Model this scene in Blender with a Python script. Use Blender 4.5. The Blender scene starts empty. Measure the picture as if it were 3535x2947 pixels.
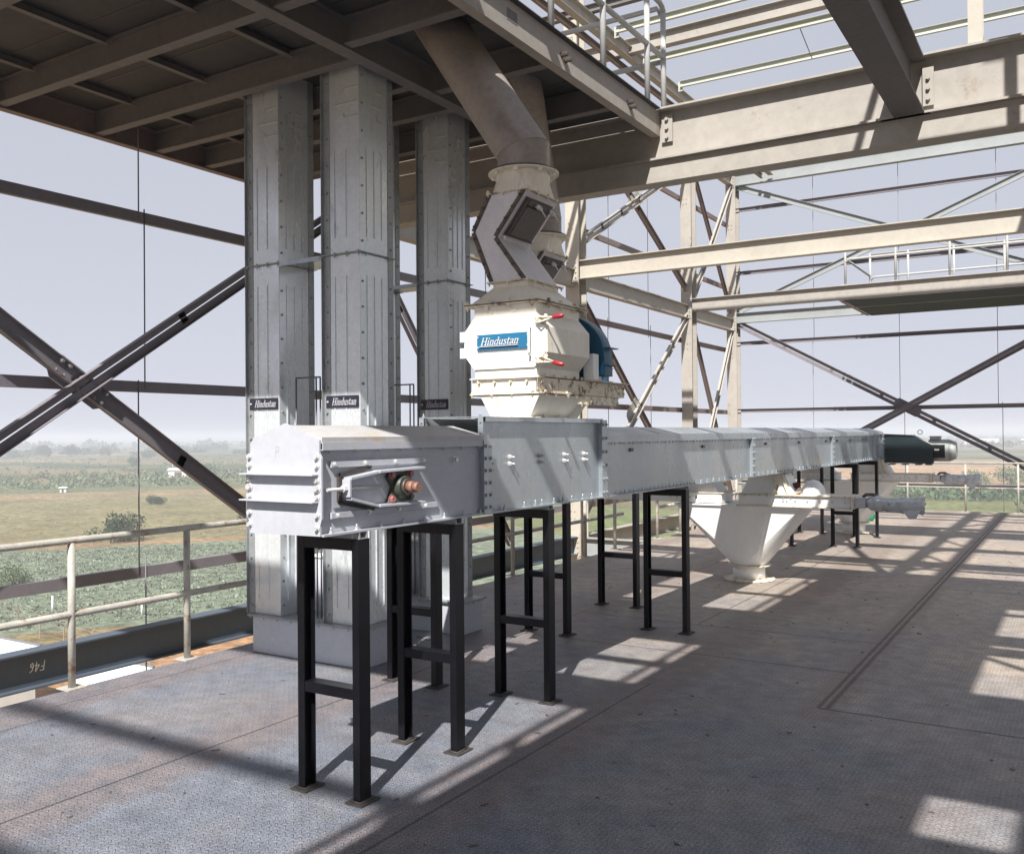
import bpy, bmesh, math, random
from mathutils import Vector, Matrix
R = random.Random(7)
scene = bpy.context.scene
COL = scene.collection
V = Vector

# ------------------------------------------------------------------ mesh builder
class MB:
    def __init__(s): s.v = []; s.f = []; s.sm = []
    def add(s, pts, faces, smooth=False):
        n = len(s.v); s.v += [tuple(p) for p in pts]
        for f in faces:
            s.f.append([n + i for i in f]); s.sm.append(smooth)
        return s
    def box(s, x0, x1, y0, y1, z0, z1):
        p = [(x0,y0,z0),(x1,y0,z0),(x1,y1,z0),(x0,y1,z0),(x0,y0,z1),(x1,y0,z1),(x1,y1,z1),(x0,y1,z1)]
        return s.add(p, [(0,3,2,1),(4,5,6,7),(0,1,5,4),(1,2,6,5),(2,3,7,6),(3,0,4,7)])
    def prism(s, poly, d, smooth=False):
        n = len(poly); d = V(d); a = [V(p) for p in poly]
        s.add(a + [p + d for p in a], [tuple(range(n))[::-1], tuple(range(n, 2*n))])
        base = len(s.v) - 2*n
        for i in range(n):
            j = (i+1) % n
            s.f.append([base+i, base+j, base+n+j, base+n+i]); s.sm.append(smooth)
        return s
    def beam(s, p0, p1, prof, up=(0,0,1)):
        p0, p1 = V(p0), V(p1); t = (p1-p0).normalized(); up = V(up)
        side = t.cross(up).normalized(); u = side.cross(t)
        return s.prism([p0 + side*a + u*b for a, b in prof], p1-p0)
    def bar(s, p0, p1, w, h, up=(0,0,1)):
        return s.beam(p0, p1, [(-w/2,-h/2),(w/2,-h/2),(w/2,h/2),(-w/2,h/2)], up)
    def cyl(s, p0, p1, r0, r1=None, n=14, caps=True, smooth=True):
        r1 = r0 if r1 is None else r1
        p0, p1 = V(p0), V(p1); t = (p1-p0).normalized()
        a = t.orthogonal().normalized(); b = t.cross(a)
        c = [(math.cos(2*math.pi*i/n), math.sin(2*math.pi*i/n)) for i in range(n)]
        pts = [p0+(a*x+b*y)*r0 for x, y in c] + [p1+(a*x+b*y)*r1 for x, y in c]
        s.add(pts, [(i,(i+1)%n,n+(i+1)%n,n+i) for i in range(n)], smooth)
        if caps:
            k = len(s.v)-2*n
            s.f.append([k+i for i in range(n)][::-1]); s.sm.append(False)
            s.f.append([k+n+i for i in range(n)]); s.sm.append(False)
        return s
    def tube(s, pts, r, n=10, closed_caps=True):
        pts = [V(p) for p in pts]; rings = []
        a = None
        for i, p in enumerate(pts):
            t = (pts[min(i+1,len(pts)-1)] - pts[max(i-1,0)]).normalized()
            if a is None: a = t.orthogonal().normalized()
            a = (a - t*a.dot(t)).normalized(); b = t.cross(a)
            rr = r[i] if isinstance(r, (list,tuple)) else r
            rings.append([p + (a*math.cos(2*math.pi*k/n) + b*math.sin(2*math.pi*k/n))*rr for k in range(n)])
        base = len(s.v)
        for rg in rings: s.v += [tuple(q) for q in rg]
        for i in range(len(rings)-1):
            for k in range(n):
                s.f.append([base+i*n+k, base+i*n+(k+1)%n, base+(i+1)*n+(k+1)%n, base+(i+1)*n+k]); s.sm.append(True)
        if closed_caps:
            s.f.append([base+k for k in range(n)][::-1]); s.sm.append(False)
            m = base+(len(rings)-1)*n
            s.f.append([m+k for k in range(n)]); s.sm.append(False)
        return s
    def bolt(s, p, ax, r=.011, h=.01):
        p = V(p); ax = V(ax).normalized()
        s.cyl(p, p+ax*.003, r*1.45, n=10, smooth=False)
        return s.cyl(p+ax*.003, p+ax*(.003+h), r, n=6, smooth=False)
    def stud(s, p, ax, r=.009, h=.02):
        s.bolt(p, ax, r, h*.5); p = V(p); ax = V(ax).normalized()
        return s.cyl(p+ax*h*.5, p+ax*(h+.006), r*.5, n=6)
    def loft(s, loops, caps=True, smooth=False):
        n = len(loops[0]); base = len(s.v)
        for lp in loops: s.v += [tuple(p) for p in lp]
        for i in range(len(loops)-1):
            for k in range(n):
                s.f.append([base+i*n+k, base+i*n+(k+1)%n, base+(i+1)*n+(k+1)%n, base+(i+1)*n+k]); s.sm.append(smooth)
        if caps:
            s.f.append([base+k for k in range(n)][::-1]); s.sm.append(False)
            m = base+(len(loops)-1)*n
            s.f.append([m+k for k in range(n)]); s.sm.append(False)
        return s
    def ico(s, c, rx, ry, rz, nu=12, nv=8, jit=0, rnd=None):
        c = V(c); base = len(s.v)
        for j in range(nv+1):
            ph = math.pi*j/nv - math.pi/2
            for i in range(nu):
                th = 2*math.pi*i/nu
                q = 1 + (rnd.uniform(-jit,jit) if rnd else 0)
                s.v.append((c.x+rx*q*math.cos(ph)*math.cos(th), c.y+ry*q*math.cos(ph)*math.sin(th), c.z+rz*q*math.sin(ph)))
        for j in range(nv):
            for i in range(nu):
                s.f.append([base+j*nu+i, base+j*nu+(i+1)%nu, base+(j+1)*nu+(i+1)%nu, base+(j+1)*nu+i]); s.sm.append(True)
        return s

def pI(h, b, tf=.014, tw=.01):
    H, B, w = h/2, b/2, tw/2
    return [(-B,-H),(B,-H),(B,-H+tf),(w,-H+tf),(w,H-tf),(B,H-tf),(B,H),(-B,H),(-B,H-tf),(-w,H-tf),(-w,-H+tf),(-B,-H+tf)]
def pC(h, b, t=.008, sgn=1):
    H = h/2; p = [(0,-H),(b,-H),(b,-H+t),(t,-H+t),(t,H-t),(b,H-t),(b,H),(0,H)]
    return [(x*sgn, y) for x, y in p][::sgn]
def pL(a, b, t=.007):
    return [(0,0),(a,0),(a,t),(t,t),(t,b),(0,b)]

def build(name, mb, mat, parent=None, local=False, bevel=0):
    me = bpy.data.meshes.new(name)
    off = V((0,0,0))
    if parent and not local: off = WORLD(parent)
    me.from_pydata([V(p)-off for p in mb.v], [], mb.f)
    for p, sm in zip(me.polygons, mb.sm): p.use_smooth = sm
    bm = bmesh.new(); bm.from_mesh(me); bmesh.ops.recalc_face_normals(bm, faces=bm.faces); bm.to_mesh(me); bm.free()
    me.materials.append(mat)
    o = bpy.data.objects.new(name, me); COL.objects.link(o)
    if parent: o.parent = parent
    if bevel:
        m = o.modifiers.new('bevel', 'BEVEL'); m.width = bevel; m.segments = 2; m.limit_method = 'ANGLE'; m.harden_normals = False
    return o
def WORLD(o):
    p = V((0,0,0))
    while o: p += o.location; o = o.parent
    return p
def tag(o, label=None, cat=None, group=None, kind=None):
    if label: o['label'] = label
    if cat: o['category'] = cat
    if group: o['group'] = group
    if kind: o['kind'] = kind
    return o
def thing(name, label, cat, loc=(0,0,0), group=None, rz=0):
    o = bpy.data.objects.new(name, None); COL.objects.link(o)
    o.empty_display_size = .1; o.location = loc; o.rotation_euler = (0,0,rz)
    return tag(o, label, cat, group)
def single(name, label, cat, mb, mat, loc=None, group=None, kind=None, bevel=0):
    o = build(name, mb, mat, bevel=bevel)
    if loc is None:
        loc = (sum(p[0] for p in mb.v)/len(mb.v), sum(p[1] for p in mb.v)/len(mb.v), min(p[2] for p in mb.v))
    o.data.transform(Matrix.Translation(-V(loc))); o.location = loc
    return tag(o, label, cat, group, kind)
def kids(o): return [c for c in bpy.data.objects if c.parent == o]
def copy_tree(o, parent=None):
    c = o.copy(); COL.objects.link(c); c.parent = parent
    for ch in kids(o): copy_tree(ch, c)
    return c

# ------------------------------------------------------------------ materials
def nd(nt, t, **k):
    n = nt.nodes.new(t)
    for a, b in k.items():
        if a == 'i':
            for kk, vv in b.items(): n.inputs[kk].default_value = vv
        else: setattr(n, a, b)
    return n
def M(name, col, rough=.6, metal=0., var=.18, scale=3., spots=None, spotcol=(.12,.06,.035), spotamt=.62, bump=.0, bscale=60., stretch=None, spec=.5, rvar=.0):
    """painted / plated metal: base colour broken by two noises, optional rust or stain spots, fine bump"""
    m = bpy.data.materials.new(name); m.use_nodes = True; nt = m.node_tree
    b = nt.nodes['Principled BSDF']; L = nt.links.new
    geo = nd(nt, 'ShaderNodeNewGeometry'); src = geo.outputs['Position']
    if stretch:
        mp = nd(nt, 'ShaderNodeMapping'); mp.inputs['Scale'].default_value = stretch; L(src, mp.inputs[0]); src = mp.outputs[0]
    n1 = nd(nt, 'ShaderNodeTexNoise', i={'Scale': scale, 'Detail': 6., 'Roughness': .6}); L(src, n1.inputs[0])
    n2 = nd(nt, 'ShaderNodeTexNoise', i={'Scale': scale*9, 'Detail': 4., 'Roughness': .7}); L(src, n2.inputs[0])
    ad = nd(nt, 'ShaderNodeMath', operation='ADD'); L(n1.outputs[0], ad.inputs[0]); L(n2.outputs[0], ad.inputs[1])
    mr = nd(nt, 'ShaderNodeMapRange', i={1: .7, 2: 1.3, 3: 1-var, 4: 1+var}); L(ad.outputs[0], mr.inputs[0])
    hs = nd(nt, 'ShaderNodeMix', data_type='RGBA', blend_type='MULTIPLY', i={0: 1.}); hs.inputs[6].default_value = (*col, 1)
    L(mr.outputs[0], hs.inputs[7]); out = hs.outputs[2]
    if spots:
        n3 = nd(nt, 'ShaderNodeTexNoise', i={'Scale': spots, 'Detail': 8., 'Roughness': .72}); L(src, n3.inputs[0])
        m3 = nd(nt, 'ShaderNodeMapRange', i={1: spotamt, 2: spotamt+.1, 3: 0., 4: 1.}); L(n3.outputs[0], m3.inputs[0])
        mx = nd(nt, 'ShaderNodeMix', data_type='RGBA'); L(m3.outputs[0], mx.inputs[0]); L(out, mx.inputs[6]); mx.inputs[7].default_value = (*spotcol, 1)
        out = mx.outputs[2]
    L(out, b.inputs['Base Color'])
    b.inputs['Metallic'].default_value = metal; b.inputs['Specular IOR Level'].default_value = spec
    rr = nd(nt, 'ShaderNodeMapRange', i={1: .3, 2: .7, 3: max(.05, rough-rvar-.06), 4: min(1, rough+rvar+.06)}); L(n1.outputs[0], rr.inputs[0]); L(rr.outputs[0], b.inputs['Roughness'])
    if bump:
        n4 = nd(nt, 'ShaderNodeTexNoise', i={'Scale': bscale, 'Detail': 3.}); L(geo.outputs['Position'], n4.inputs[0])
        bp = nd(nt, 'ShaderNodeBump', i={'Strength': bump, 'Distance': .01}); L(n4.outputs[0], bp.inputs['Height']); L(bp.outputs[0], b.inputs['Normal'])
    return m

def galv_mat(name, col, met):
    m = M(name, col, .31, met, .06, 1.8, rvar=.1, stretch=(1,1,.35), bump=.035, bscale=3., spots=4.5, spotcol=tuple(c*.72 for c in col), spotamt=.60)
    nt = m.node_tree; L = nt.links.new; b = nt.nodes['Principled BSDF']
    vo = nd(nt, 'ShaderNodeTexVoronoi', i={'Scale': 42.}); g = nd(nt, 'ShaderNodeNewGeometry'); L(g.outputs['Position'], vo.inputs['Vector'])
    src = b.inputs['Base Color'].links[0].from_socket
    sep = nd(nt, 'ShaderNodeSeparateColor'); L(vo.outputs['Color'], sep.inputs[0])
    mr = nd(nt, 'ShaderNodeMapRange', i={3: .955, 4: 1.04}); L(sep.outputs[0], mr.inputs[0])
    mx = nd(nt, 'ShaderNodeMix', data_type='RGBA', blend_type='MULTIPLY', i={0: 1.}); L(src, mx.inputs[6]); L(mr.outputs[0], mx.inputs[7]); L(mx.outputs[2], b.inputs['Base Color'])
    return m
galv = galv_mat('galvanised sheet', (.39,.43,.46), .55); galv_t = galv_mat('sky lightened galvanised casing', (.70,.74,.765), .45)  # casing base colour lightened to stand in for reflected sky
galv_dark = M('weathered galvanised angle', (.33,.35,.36), .5, .4, .2, 5.)
greypaint = M('grey machine paint', (.44,.455,.50), .48, 0, .09, 2.5, spots=9., spotcol=(.30,.30,.32), spotamt=.68)
lidpaint = M('dusty grey lid', (.44,.43,.43), .6, 0, .12, 3., spots=2.2, spotcol=(.42,.36,.28), spotamt=.52)
cream = M('cream machine paint', (.76,.72,.63), .45, 0, .09, 2.6, spots=5., spotcol=(.50,.40,.27), spotamt=.58, stretch=(1,1,.3))
white = M('white machine paint', (.82,.825,.81), .42, 0, .05, 2.2, spots=5., spotcol=(.60,.54,.44), spotamt=.60, stretch=(1,1,.3))
creamstain = M('cream flange with grime', (.70,.63,.50), .55, 0, .14, 4., spots=11., spotcol=(.12,.07,.035), spotamt=.53)
edgem = M('grey edge beam', (.075,.095,.125), .6, 0, .1, 2., spots=4., spotcol=(.22,.15,.11), spotamt=.66)
black = M('black enamel', (.0045,.0045,.0065), .38, 0, .3, 6., spots=18., spotcol=(.13,.13,.14), spotamt=.70, bump=.06, bscale=40, spec=.3)
steel = M('primer beige structural steel', (.345,.322,.29), .62, 0, .13, 1.3, spots=3.5, spotcol=(.25,.19,.145), spotamt=.60)
steel_warm = M('cream primed column', (.43,.40,.345), .6, 0, .09, 1.5, spots=5., spotcol=(.26,.16,.1), spotamt=.69)
steel_dark = M('grey brown deck steel', (.15,.143,.142), .7, 0, .16, 1.8, spots=4., spotcol=(.13,.08,.06), spotamt=.64)
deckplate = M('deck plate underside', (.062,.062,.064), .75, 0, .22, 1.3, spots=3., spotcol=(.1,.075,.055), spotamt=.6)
redox = M('red oxide steel', (.205,.158,.148), .68, 0, .15, 2.2, spots=6., spotcol=(.3,.26,.23), spotamt=.66)
girtm = M('purple grey girt steel', (.19,.175,.195), .62, 0, .12, 2., spots=5., spotcol=(.2,.11,.08), spotamt=.67)
pale = M('pale galvanised purlin', (.46,.48,.42), .55, .1, .08, 2.)
blueg = M('grey blue far steel', (.28,.30,.305), .6, 0, .1, 2.)
railm = M('weathered handrail pipe', (.40,.385,.345), .66, 0, .2, 7., spots=11., spotcol=(.26,.15,.10), spotamt=.55)
railw = M('pale handrail pipe', (.42,.42,.405), .6, 0, .12, 6., spots=12., spotcol=(.3,.22,.16), spotamt=.64)
pipem = M('mild steel pipe', (.30,.265,.235), .5, .25, .2, 2.4, spots=4., spotcol=(.2,.13,.09), spotamt=.62, rvar=.1)
chutem = M('bare sheet chute', (.66,.64,.67), .5, .1, .12, 3.)
darkflange = M('dark stained flange', (.13,.105,.09), .6, .2, .3, 8.)
doorm = M('dark steel hatch', (.13,.115,.11), .5, .3, .2, 6.)
bluem = M('blue painted nameplate', (.015,.14,.27), .45, 0, .05, 4.)
blued = M('dark blue belt guard', (.014,.095,.175), .42, 0, .1, 4.)
bluel = M('bright blue paint', (.02,.22,.40), .45, 0, .05, 4.)
lettm = M('pressed metal letters', (.72,.71,.72), .4, .2, .04, 8.)
lettd = M('grey stencilled letters', (.42,.42,.45), .6, 0, .15, 60.)
stickerm = M('black sticker', (.02,.02,.035), .4, 0, .1, 8.)
red = M('red plastic grip', (.36,.018,.03), .35, 0, .05, 8.)
boltm = M('zinc bolt', (.62,.62,.62), .35, .35, .15, 30.)
footm = M('grimy foot plate', (.05,.042,.038), .7, 0, .3, 20.)
boltdark = M('oily bolt', (.12,.10,.085), .5, .4, .25, 40.)
rustm = M('rust shaft', (.27,.145,.11), .6, .2, .25, 40.)
pinkbolt = M('red lead bolt', (.34,.135,.135), .5, 0, .15, 40.)
greenb = M('dark green bearing', (.05,.06,.045), .5, .1, .3, 25.)
drivem = M('dark green drive guard', (.012,.022,.027), .4, 0, .08, 5.)
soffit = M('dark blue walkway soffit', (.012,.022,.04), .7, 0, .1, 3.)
motorm = M('grey motor casting', (.30,.32,.31), .5, 0, .1, 8., bump=.05, bscale=80)
grill = M('black motor grille', (.02,.02,.022), .6)
plastic = M('plastic wrap', (.52,.54,.57), .22, 0, .2, 14., spots=9., spotcol=(.28,.29,.31), spotamt=.55)
helm = M('white helmet shell', (.78,.78,.76), .3, 0, .03, 5.)
glove = M('leather work glove', (.42,.31,.22), .8, 0, .2, 30.)
maroon = M('maroon cloth', (.12,.03,.03), .9, 0, .2, 20.)
greenbag = M('green plastic bag', (.01,.30,.13), .4, 0, .2, 12.)
roofw = M('white sheet roof', (.80,.81,.82), .5, 0, .03, 1.)
wallm = M('limewashed wall', (.62,.60,.55), .8, 0, .1, 1.)
rodm = M('sag rod', (.17,.17,.18), .6, .2, .1, 4.)

def floor_mat():
    """chequered plate: raised lens pattern, welded seams at real plate joints, rust, dust, painted sun and shade tones"""
    m = bpy.data.materials.new('chequered plate'); m.use_nodes = True; nt = m.node_tree; L = nt.links.new
    b = nt.nodes['Principled BSDF']
    geo = nd(nt, 'ShaderNodeNewGeometry'); P = geo.outputs['Position']
    sx = nd(nt, 'ShaderNodeSeparateXYZ'); L(P, sx.inputs[0])
    def mth(op, a, bb=None, c=None):
        n = nd(nt, 'ShaderNodeMath', operation=op)
        for i, x in enumerate((a, bb, c)):
            if x is None: continue
            if isinstance(x, (int, float)): n.inputs[i].default_value = x
            else: L(x, n.inputs[i])
        return n.outputs[0]
    X, Y = sx.outputs[0], sx.outputs[1]
    pit = 1/.048      # bumps stand at 45 degrees to the plate edges
    u = mth('MULTIPLY', mth('ADD', X, Y), pit); v = mth('MULTIPLY', mth('SUBTRACT', X, Y), pit)
    cu, cv = mth('FLOOR', u), mth('FLOOR', v)
    par = mth('MODULO', mth('ABSOLUTE', mth('ADD', cu, cv)), 2.)
    fu = mth('SUBTRACT', mth('FRACT', u), .5); fv = mth('SUBTRACT', mth('FRACT', v), .5)
    def mixf(t, a, bb): return mth('ADD', mth('MULTIPLY', a, mth('SUBTRACT', 1., t)), mth('MULTIPLY', bb, t))
    du = mixf(par, fu, fv); dv = mixf(par, fv, fu)
    e = mth('ADD', mth('POWER', mth('MULTIPLY', mth('ABSOLUTE', du), 1/.44), 2.), mth('POWER', mth('MULTIPLY', mth('ABSOLUTE', dv), 1/.15), 2.))
    lens = nd(nt, 'ShaderNodeMapRange', interpolation_type='SMOOTHSTEP', i={1: .35, 2: 1.15, 3: 1., 4: 0.}); L(e, lens.inputs[0])
    n1 = nd(nt, 'ShaderNodeTexNoise', i={'Scale': .9, 'Detail': 7., 'Roughness': .62}); L(P, n1.inputs[0])
    n2 = nd(nt, 'ShaderNodeTexNoise', i={'Scale': 7., 'Detail': 6., 'Roughness': .7}); L(P, n2.inputs[0])
    n3 = nd(nt, 'ShaderNodeTexNoise', i={'Scale': 75., 'Detail': 4., 'Roughness': .8}); L(P, n3.inputs[0])
    n5 = nd(nt, 'ShaderNodeTexNoise', i={'Scale': .55, 'Detail': 5., 'Roughness': .6}); 
    off = nd(nt, 'ShaderNodeVectorMath', operation='ADD'); off.inputs[1].default_value = (31, 17, 5); L(P, off.inputs[0]); L(off.outputs[0], n5.inputs[0])
    # grey steel (near, left) grading to tan (far): bluish shade and warm sunlight painted into the colour
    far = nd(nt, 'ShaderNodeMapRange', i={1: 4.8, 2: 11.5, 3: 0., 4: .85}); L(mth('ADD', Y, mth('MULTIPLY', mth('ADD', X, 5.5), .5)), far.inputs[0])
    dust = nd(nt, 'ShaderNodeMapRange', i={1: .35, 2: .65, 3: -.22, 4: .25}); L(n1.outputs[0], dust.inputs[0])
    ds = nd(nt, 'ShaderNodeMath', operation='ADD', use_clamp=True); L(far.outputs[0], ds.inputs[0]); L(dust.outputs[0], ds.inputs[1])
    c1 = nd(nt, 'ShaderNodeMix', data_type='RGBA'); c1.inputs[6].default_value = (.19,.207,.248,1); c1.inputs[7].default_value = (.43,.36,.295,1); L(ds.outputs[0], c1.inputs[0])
    # rust bloom
    rm = nd(nt, 'ShaderNodeMapRange', i={1: .52, 2: .74, 3: 0., 4: .5}); L(n5.outputs[0], rm.inputs[0])
    seam = None
    def line(coord, at, w, lo=None, hi=None, oc=None, wob=.006):
        d = mth('ABSOLUTE', mth('ADD', mth('SUBTRACT', coord, at), mth('MULTIPLY', mth('SUBTRACT', n2.outputs[0], .5), wob)))
        mr = nd(nt, 'ShaderNodeMapRange', i={1: w*.5, 2: w, 3: 1., 4: 0.}); L(d, mr.inputs[0]); o = mr.outputs[0]
        if lo is not None: o = mth('MULTIPLY', o, mth('MULTIPLY', mth('GREATER_THAN', oc, lo), mth('LESS_THAN', oc, hi)))
        return o
    seams = [line(X, -4.085, .010), line(X, -5.36, .008, -5, 3.45, Y), line(X, -5.56, .008, 3.45, 30, Y), line(X, -2.52, .009, -5, 5.84, Y),
             line(X, -1.36, .020, 5.84, 30, Y, .02), line(X, -1.41, .016, 5.84, 30, Y, .02),
             line(Y, 5.83, .018, -1.4, 9, X, .02), line(Y, 6.79, .012, -4.08, -1.38, X), line(Y, 7.84, .011, -4.08, -1.4, X), line(X, -2.93, .01, 7.84, 14, Y),
             line(Y, 10.89, .014, -1.38, 9, X), line(Y, 13.05, .014, -5.8, -1.38, X), line(Y, 16.2, .014, -5.8, 9, X)]
    tot = seams[0]
    for s_ in seams[1:]: tot = mth('MAXIMUM', tot, s_)
    halo = mth('MAXIMUM', mth('MAXIMUM', line(X, -4.085, .34, wob=.5), line(X, -2.5, .30, wob=.5)), mth('MAXIMUM', line(X, -1.385, .15, 5.6, 30, Y, wob=.3), line(X, -5.6, .3, wob=.4)))
    rust = nd(nt, 'ShaderNodeMath', operation='MAXIMUM', use_clamp=True); L(rm.outputs[0], rust.inputs[0]); L(mth('MULTIPLY', halo, mth('MULTIPLY', n2.outputs[0], .9)), rust.inputs[1])
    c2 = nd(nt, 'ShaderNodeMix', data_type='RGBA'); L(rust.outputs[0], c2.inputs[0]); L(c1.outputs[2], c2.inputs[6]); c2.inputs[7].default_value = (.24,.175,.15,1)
    # fine speckle and scuffs
    sp = nd(nt, 'ShaderNodeMapRange', i={1: .3, 2: .7, 3: .45, 4: 1.5}); L(n3.outputs[0], sp.inputs[0])
    sp2 = nd(nt, 'ShaderNodeMapRange', i={1: .3, 2: .7, 3: .72, 4: 1.26}); L(n2.outputs[0], sp2.inputs[0])
    ring = mth('SUBTRACT', 1., mth('MULTIPLY', mth('LESS_THAN', mth('ABSOLUTE', mth('SUBTRACT', e, 1.25)), .55), .42))     # dirt lodged round each bump
    ln_ = nd(nt, 'ShaderNodeMapRange', i={3: .94, 4: 1.25}); L(lens.outputs[0], ln_.inputs[0])
    lnm = mth('MULTIPLY', ln_.outputs[0], ring)
    k = mth('MULTIPLY', mth('MULTIPLY', sp.outputs[0], sp2.outputs[0]), lnm)
    k = mth('MULTIPLY', k, mth('SUBTRACT', 1., mth('MULTIPLY', tot, .6)))
    n6 = nd(nt, 'ShaderNodeTexNoise', i={'Scale': 3.2, 'Detail': 8., 'Roughness': .8}); L(off.outputs[0], n6.inputs[0])
    oil = nd(nt, 'ShaderNodeMapRange', i={1: .66, 2: .76, 3: 1., 4: .45}); L(n6.outputs[0], oil.inputs[0]); k = mth('MULTIPLY', k, oil.outputs[0])
    c3 = nd(nt, 'ShaderNodeMix', data_type='RGBA', blend_type='MULTIPLY', i={0: 1.}); L(c2.outputs[2], c3.inputs[6]); L(k, c3.inputs[7])
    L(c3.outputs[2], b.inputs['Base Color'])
    b.inputs['Roughness'].default_value = .58; b.inputs['Metallic'].default_value = .12
    hgt = mth('ADD', lens.outputs[0], mth('ADD', mth('MULTIPLY', n3.outputs[0], .5), mth('MULTIPLY', tot, -.8)))
    bp = nd(nt, 'ShaderNodeBump', i={'Strength': .9, 'Distance': .004}); L(hgt, bp.inputs['Height']); L(bp.outputs[0], b.inputs['Normal'])
    return m
floorm = floor_mat()

# ------------------------------------------------------------------ chequered floor
FX, FY = -5.84, 21.55
mb = MB().box(FX, 9, -8, FY, -.012, 0)
fl = build('floor', mb, floorm); tag(fl, kind='structure')
mb = MB(); mb.beam((FX+.002,-8,-.066),(FX+.002,FY,-.066), pC(.105,.05,.008,1)); mb.beam((FX,FY-.004,-.066),(9,FY-.004,-.066), pC(.105,.05,.008,1))
o = build('floor_edge_channel', mb, redox); tag(o, kind='structure')

# ------------------------------------------------------------------ main steel frame
WX, WY = -7.2, 21.9
def column(Y, lab, z1=8.02, X=WX, mat=steel):
    t = thing('steel_column', lab, 'column', (X, Y, -16.3), 'columns of the steel frame')
    mb = MB().beam((X,Y,-16.3),(X,Y,z1), pI(.30,.24,.018,.012), (0,1,0))
    for zz in (.3, .42, 3.5, 3.6, 5.1, 5.2, 6.6, 6.7):
        for sx in (-.05,.02): mb.bolt((X+sx, Y-.15, zz), (0,-1,0), .01, .012)
    build('shaft', mb, mat, t)
    mb = MB()
    for zc in (-.14, 4.4, 7.85):
        mb.box(X-.11, X+.11, Y-.164, Y-.152, zc-.26, zc+.2)
        for i in range(5):
            for sx in (-.08, .08): mb.bolt((X+sx, Y-.164, zc-.2+i*.085), (0,-1,0), .012, .014)
    build('splice_plate', mb, mat, t)
    return t
column(1.35, 'beige steel column beyond the left handrail, nearest the viewer')
column(8.05, 'beige steel column mostly hidden behind the two bucket elevators')
cC = column(13.72, 'cream steel column behind the white separators, carrying the long cross beam', mat=steel_warm, z1=10.5)
column(18.92, 'beige steel column left of the two standing close together beyond the conveyor')
column(WY, 'beige corner column, right of the two standing close together beyond the conveyor')
column(WY, 'beige steel column at the far right end of the back wall bracing', X=.6)

def xbeam(name, lab, p0, p1, prof, mat, cat='beam', group=None, up=(0,0,1), cleat=False):
    return single(name, lab, cat, MB().beam(p0, p1, prof, up), mat, p0, group)
# cross beams (X direction)
xbeam('cross_beam', 'long cream I beam crossing from the column behind the separators above the walkway rail', (WX+.01,13.72-.0,4.425), (9,13.72,4.425), pI(.31,.15), steel_warm)
xbeam('cross_beam', 'brown I beam carrying the near side of the far walkway', (WX+.01,18.92,4.43), (9,18.92,4.43), pI(.28,.14), steel)
xbeam('cross_beam', 'pale grey I beam along the back wall under the far walkway', (WX+.01,WY,4.455), (9,WY,4.455), pI(.25,.14), blueg)
xbeam('cross_beam', 'pale grey I beam along the back wall at the upper level', (WX+.01,WY,7.82), (9,WY,7.82), pI(.34,.16), blueg)
xbeam('roof_beam', 'brown I beam between two pale purlins high at the top of the view', (WX+.01,13.72,7.94), (9,13.72,7.94), pI(.24,.15), steel)
# beams in the left wall plane (Y direction)
xbeam('wall_beam', 'brown I beam from the cream column to the close pair of columns', (WX,13.88,4.28), (WX,18.76,4.28), pI(.29,.14), steel)
xbeam('wall_beam', 'short I beam between the close pair of columns at walkway level', (WX,19.08,4.28), (WX,21.74,4.28), pI(.29,.14), steel)
xbeam('wall_beam', 'short I beam between the close pair of columns at the upper level', (WX,19.08,7.8), (WX,21.74,7.8), pI(.3,.14), steel)
xbeam('wall_beam', 'I beam behind the bucket elevators under the upper deck', (WX,8.21,4.28), (WX,13.56,4.28), pI(.29,.14), steel)
t = thing('edge_beam', 'dark I beam outside the left handrail chalked F46', 'beam', (WX,-2,-.3))
build('web_and_flanges', MB().beam((WX,-4,-.15),(WX,7.89,-.15), pI(.3,.16)), edgem, t)
xbeam('edge_beam', 'dark I beam outside the handrail between the elevators and the cream column', (WX,8.21,-.15), (WX,13.56,-.15), pI(.3,.16), edgem)
xbeam('edge_beam', 'brown I beam outside the handrail beyond the cream column', (WX,13.88,-.15), (WX,21.74,-.15), pI(.3,.16), steel)
xbeam('floor_beam', 'pale I beam end between the cream column and the floor edge', (WX+.13,13.72,-.18), (9,13.72,-.18), pI(.31,.15), blueg)

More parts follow.
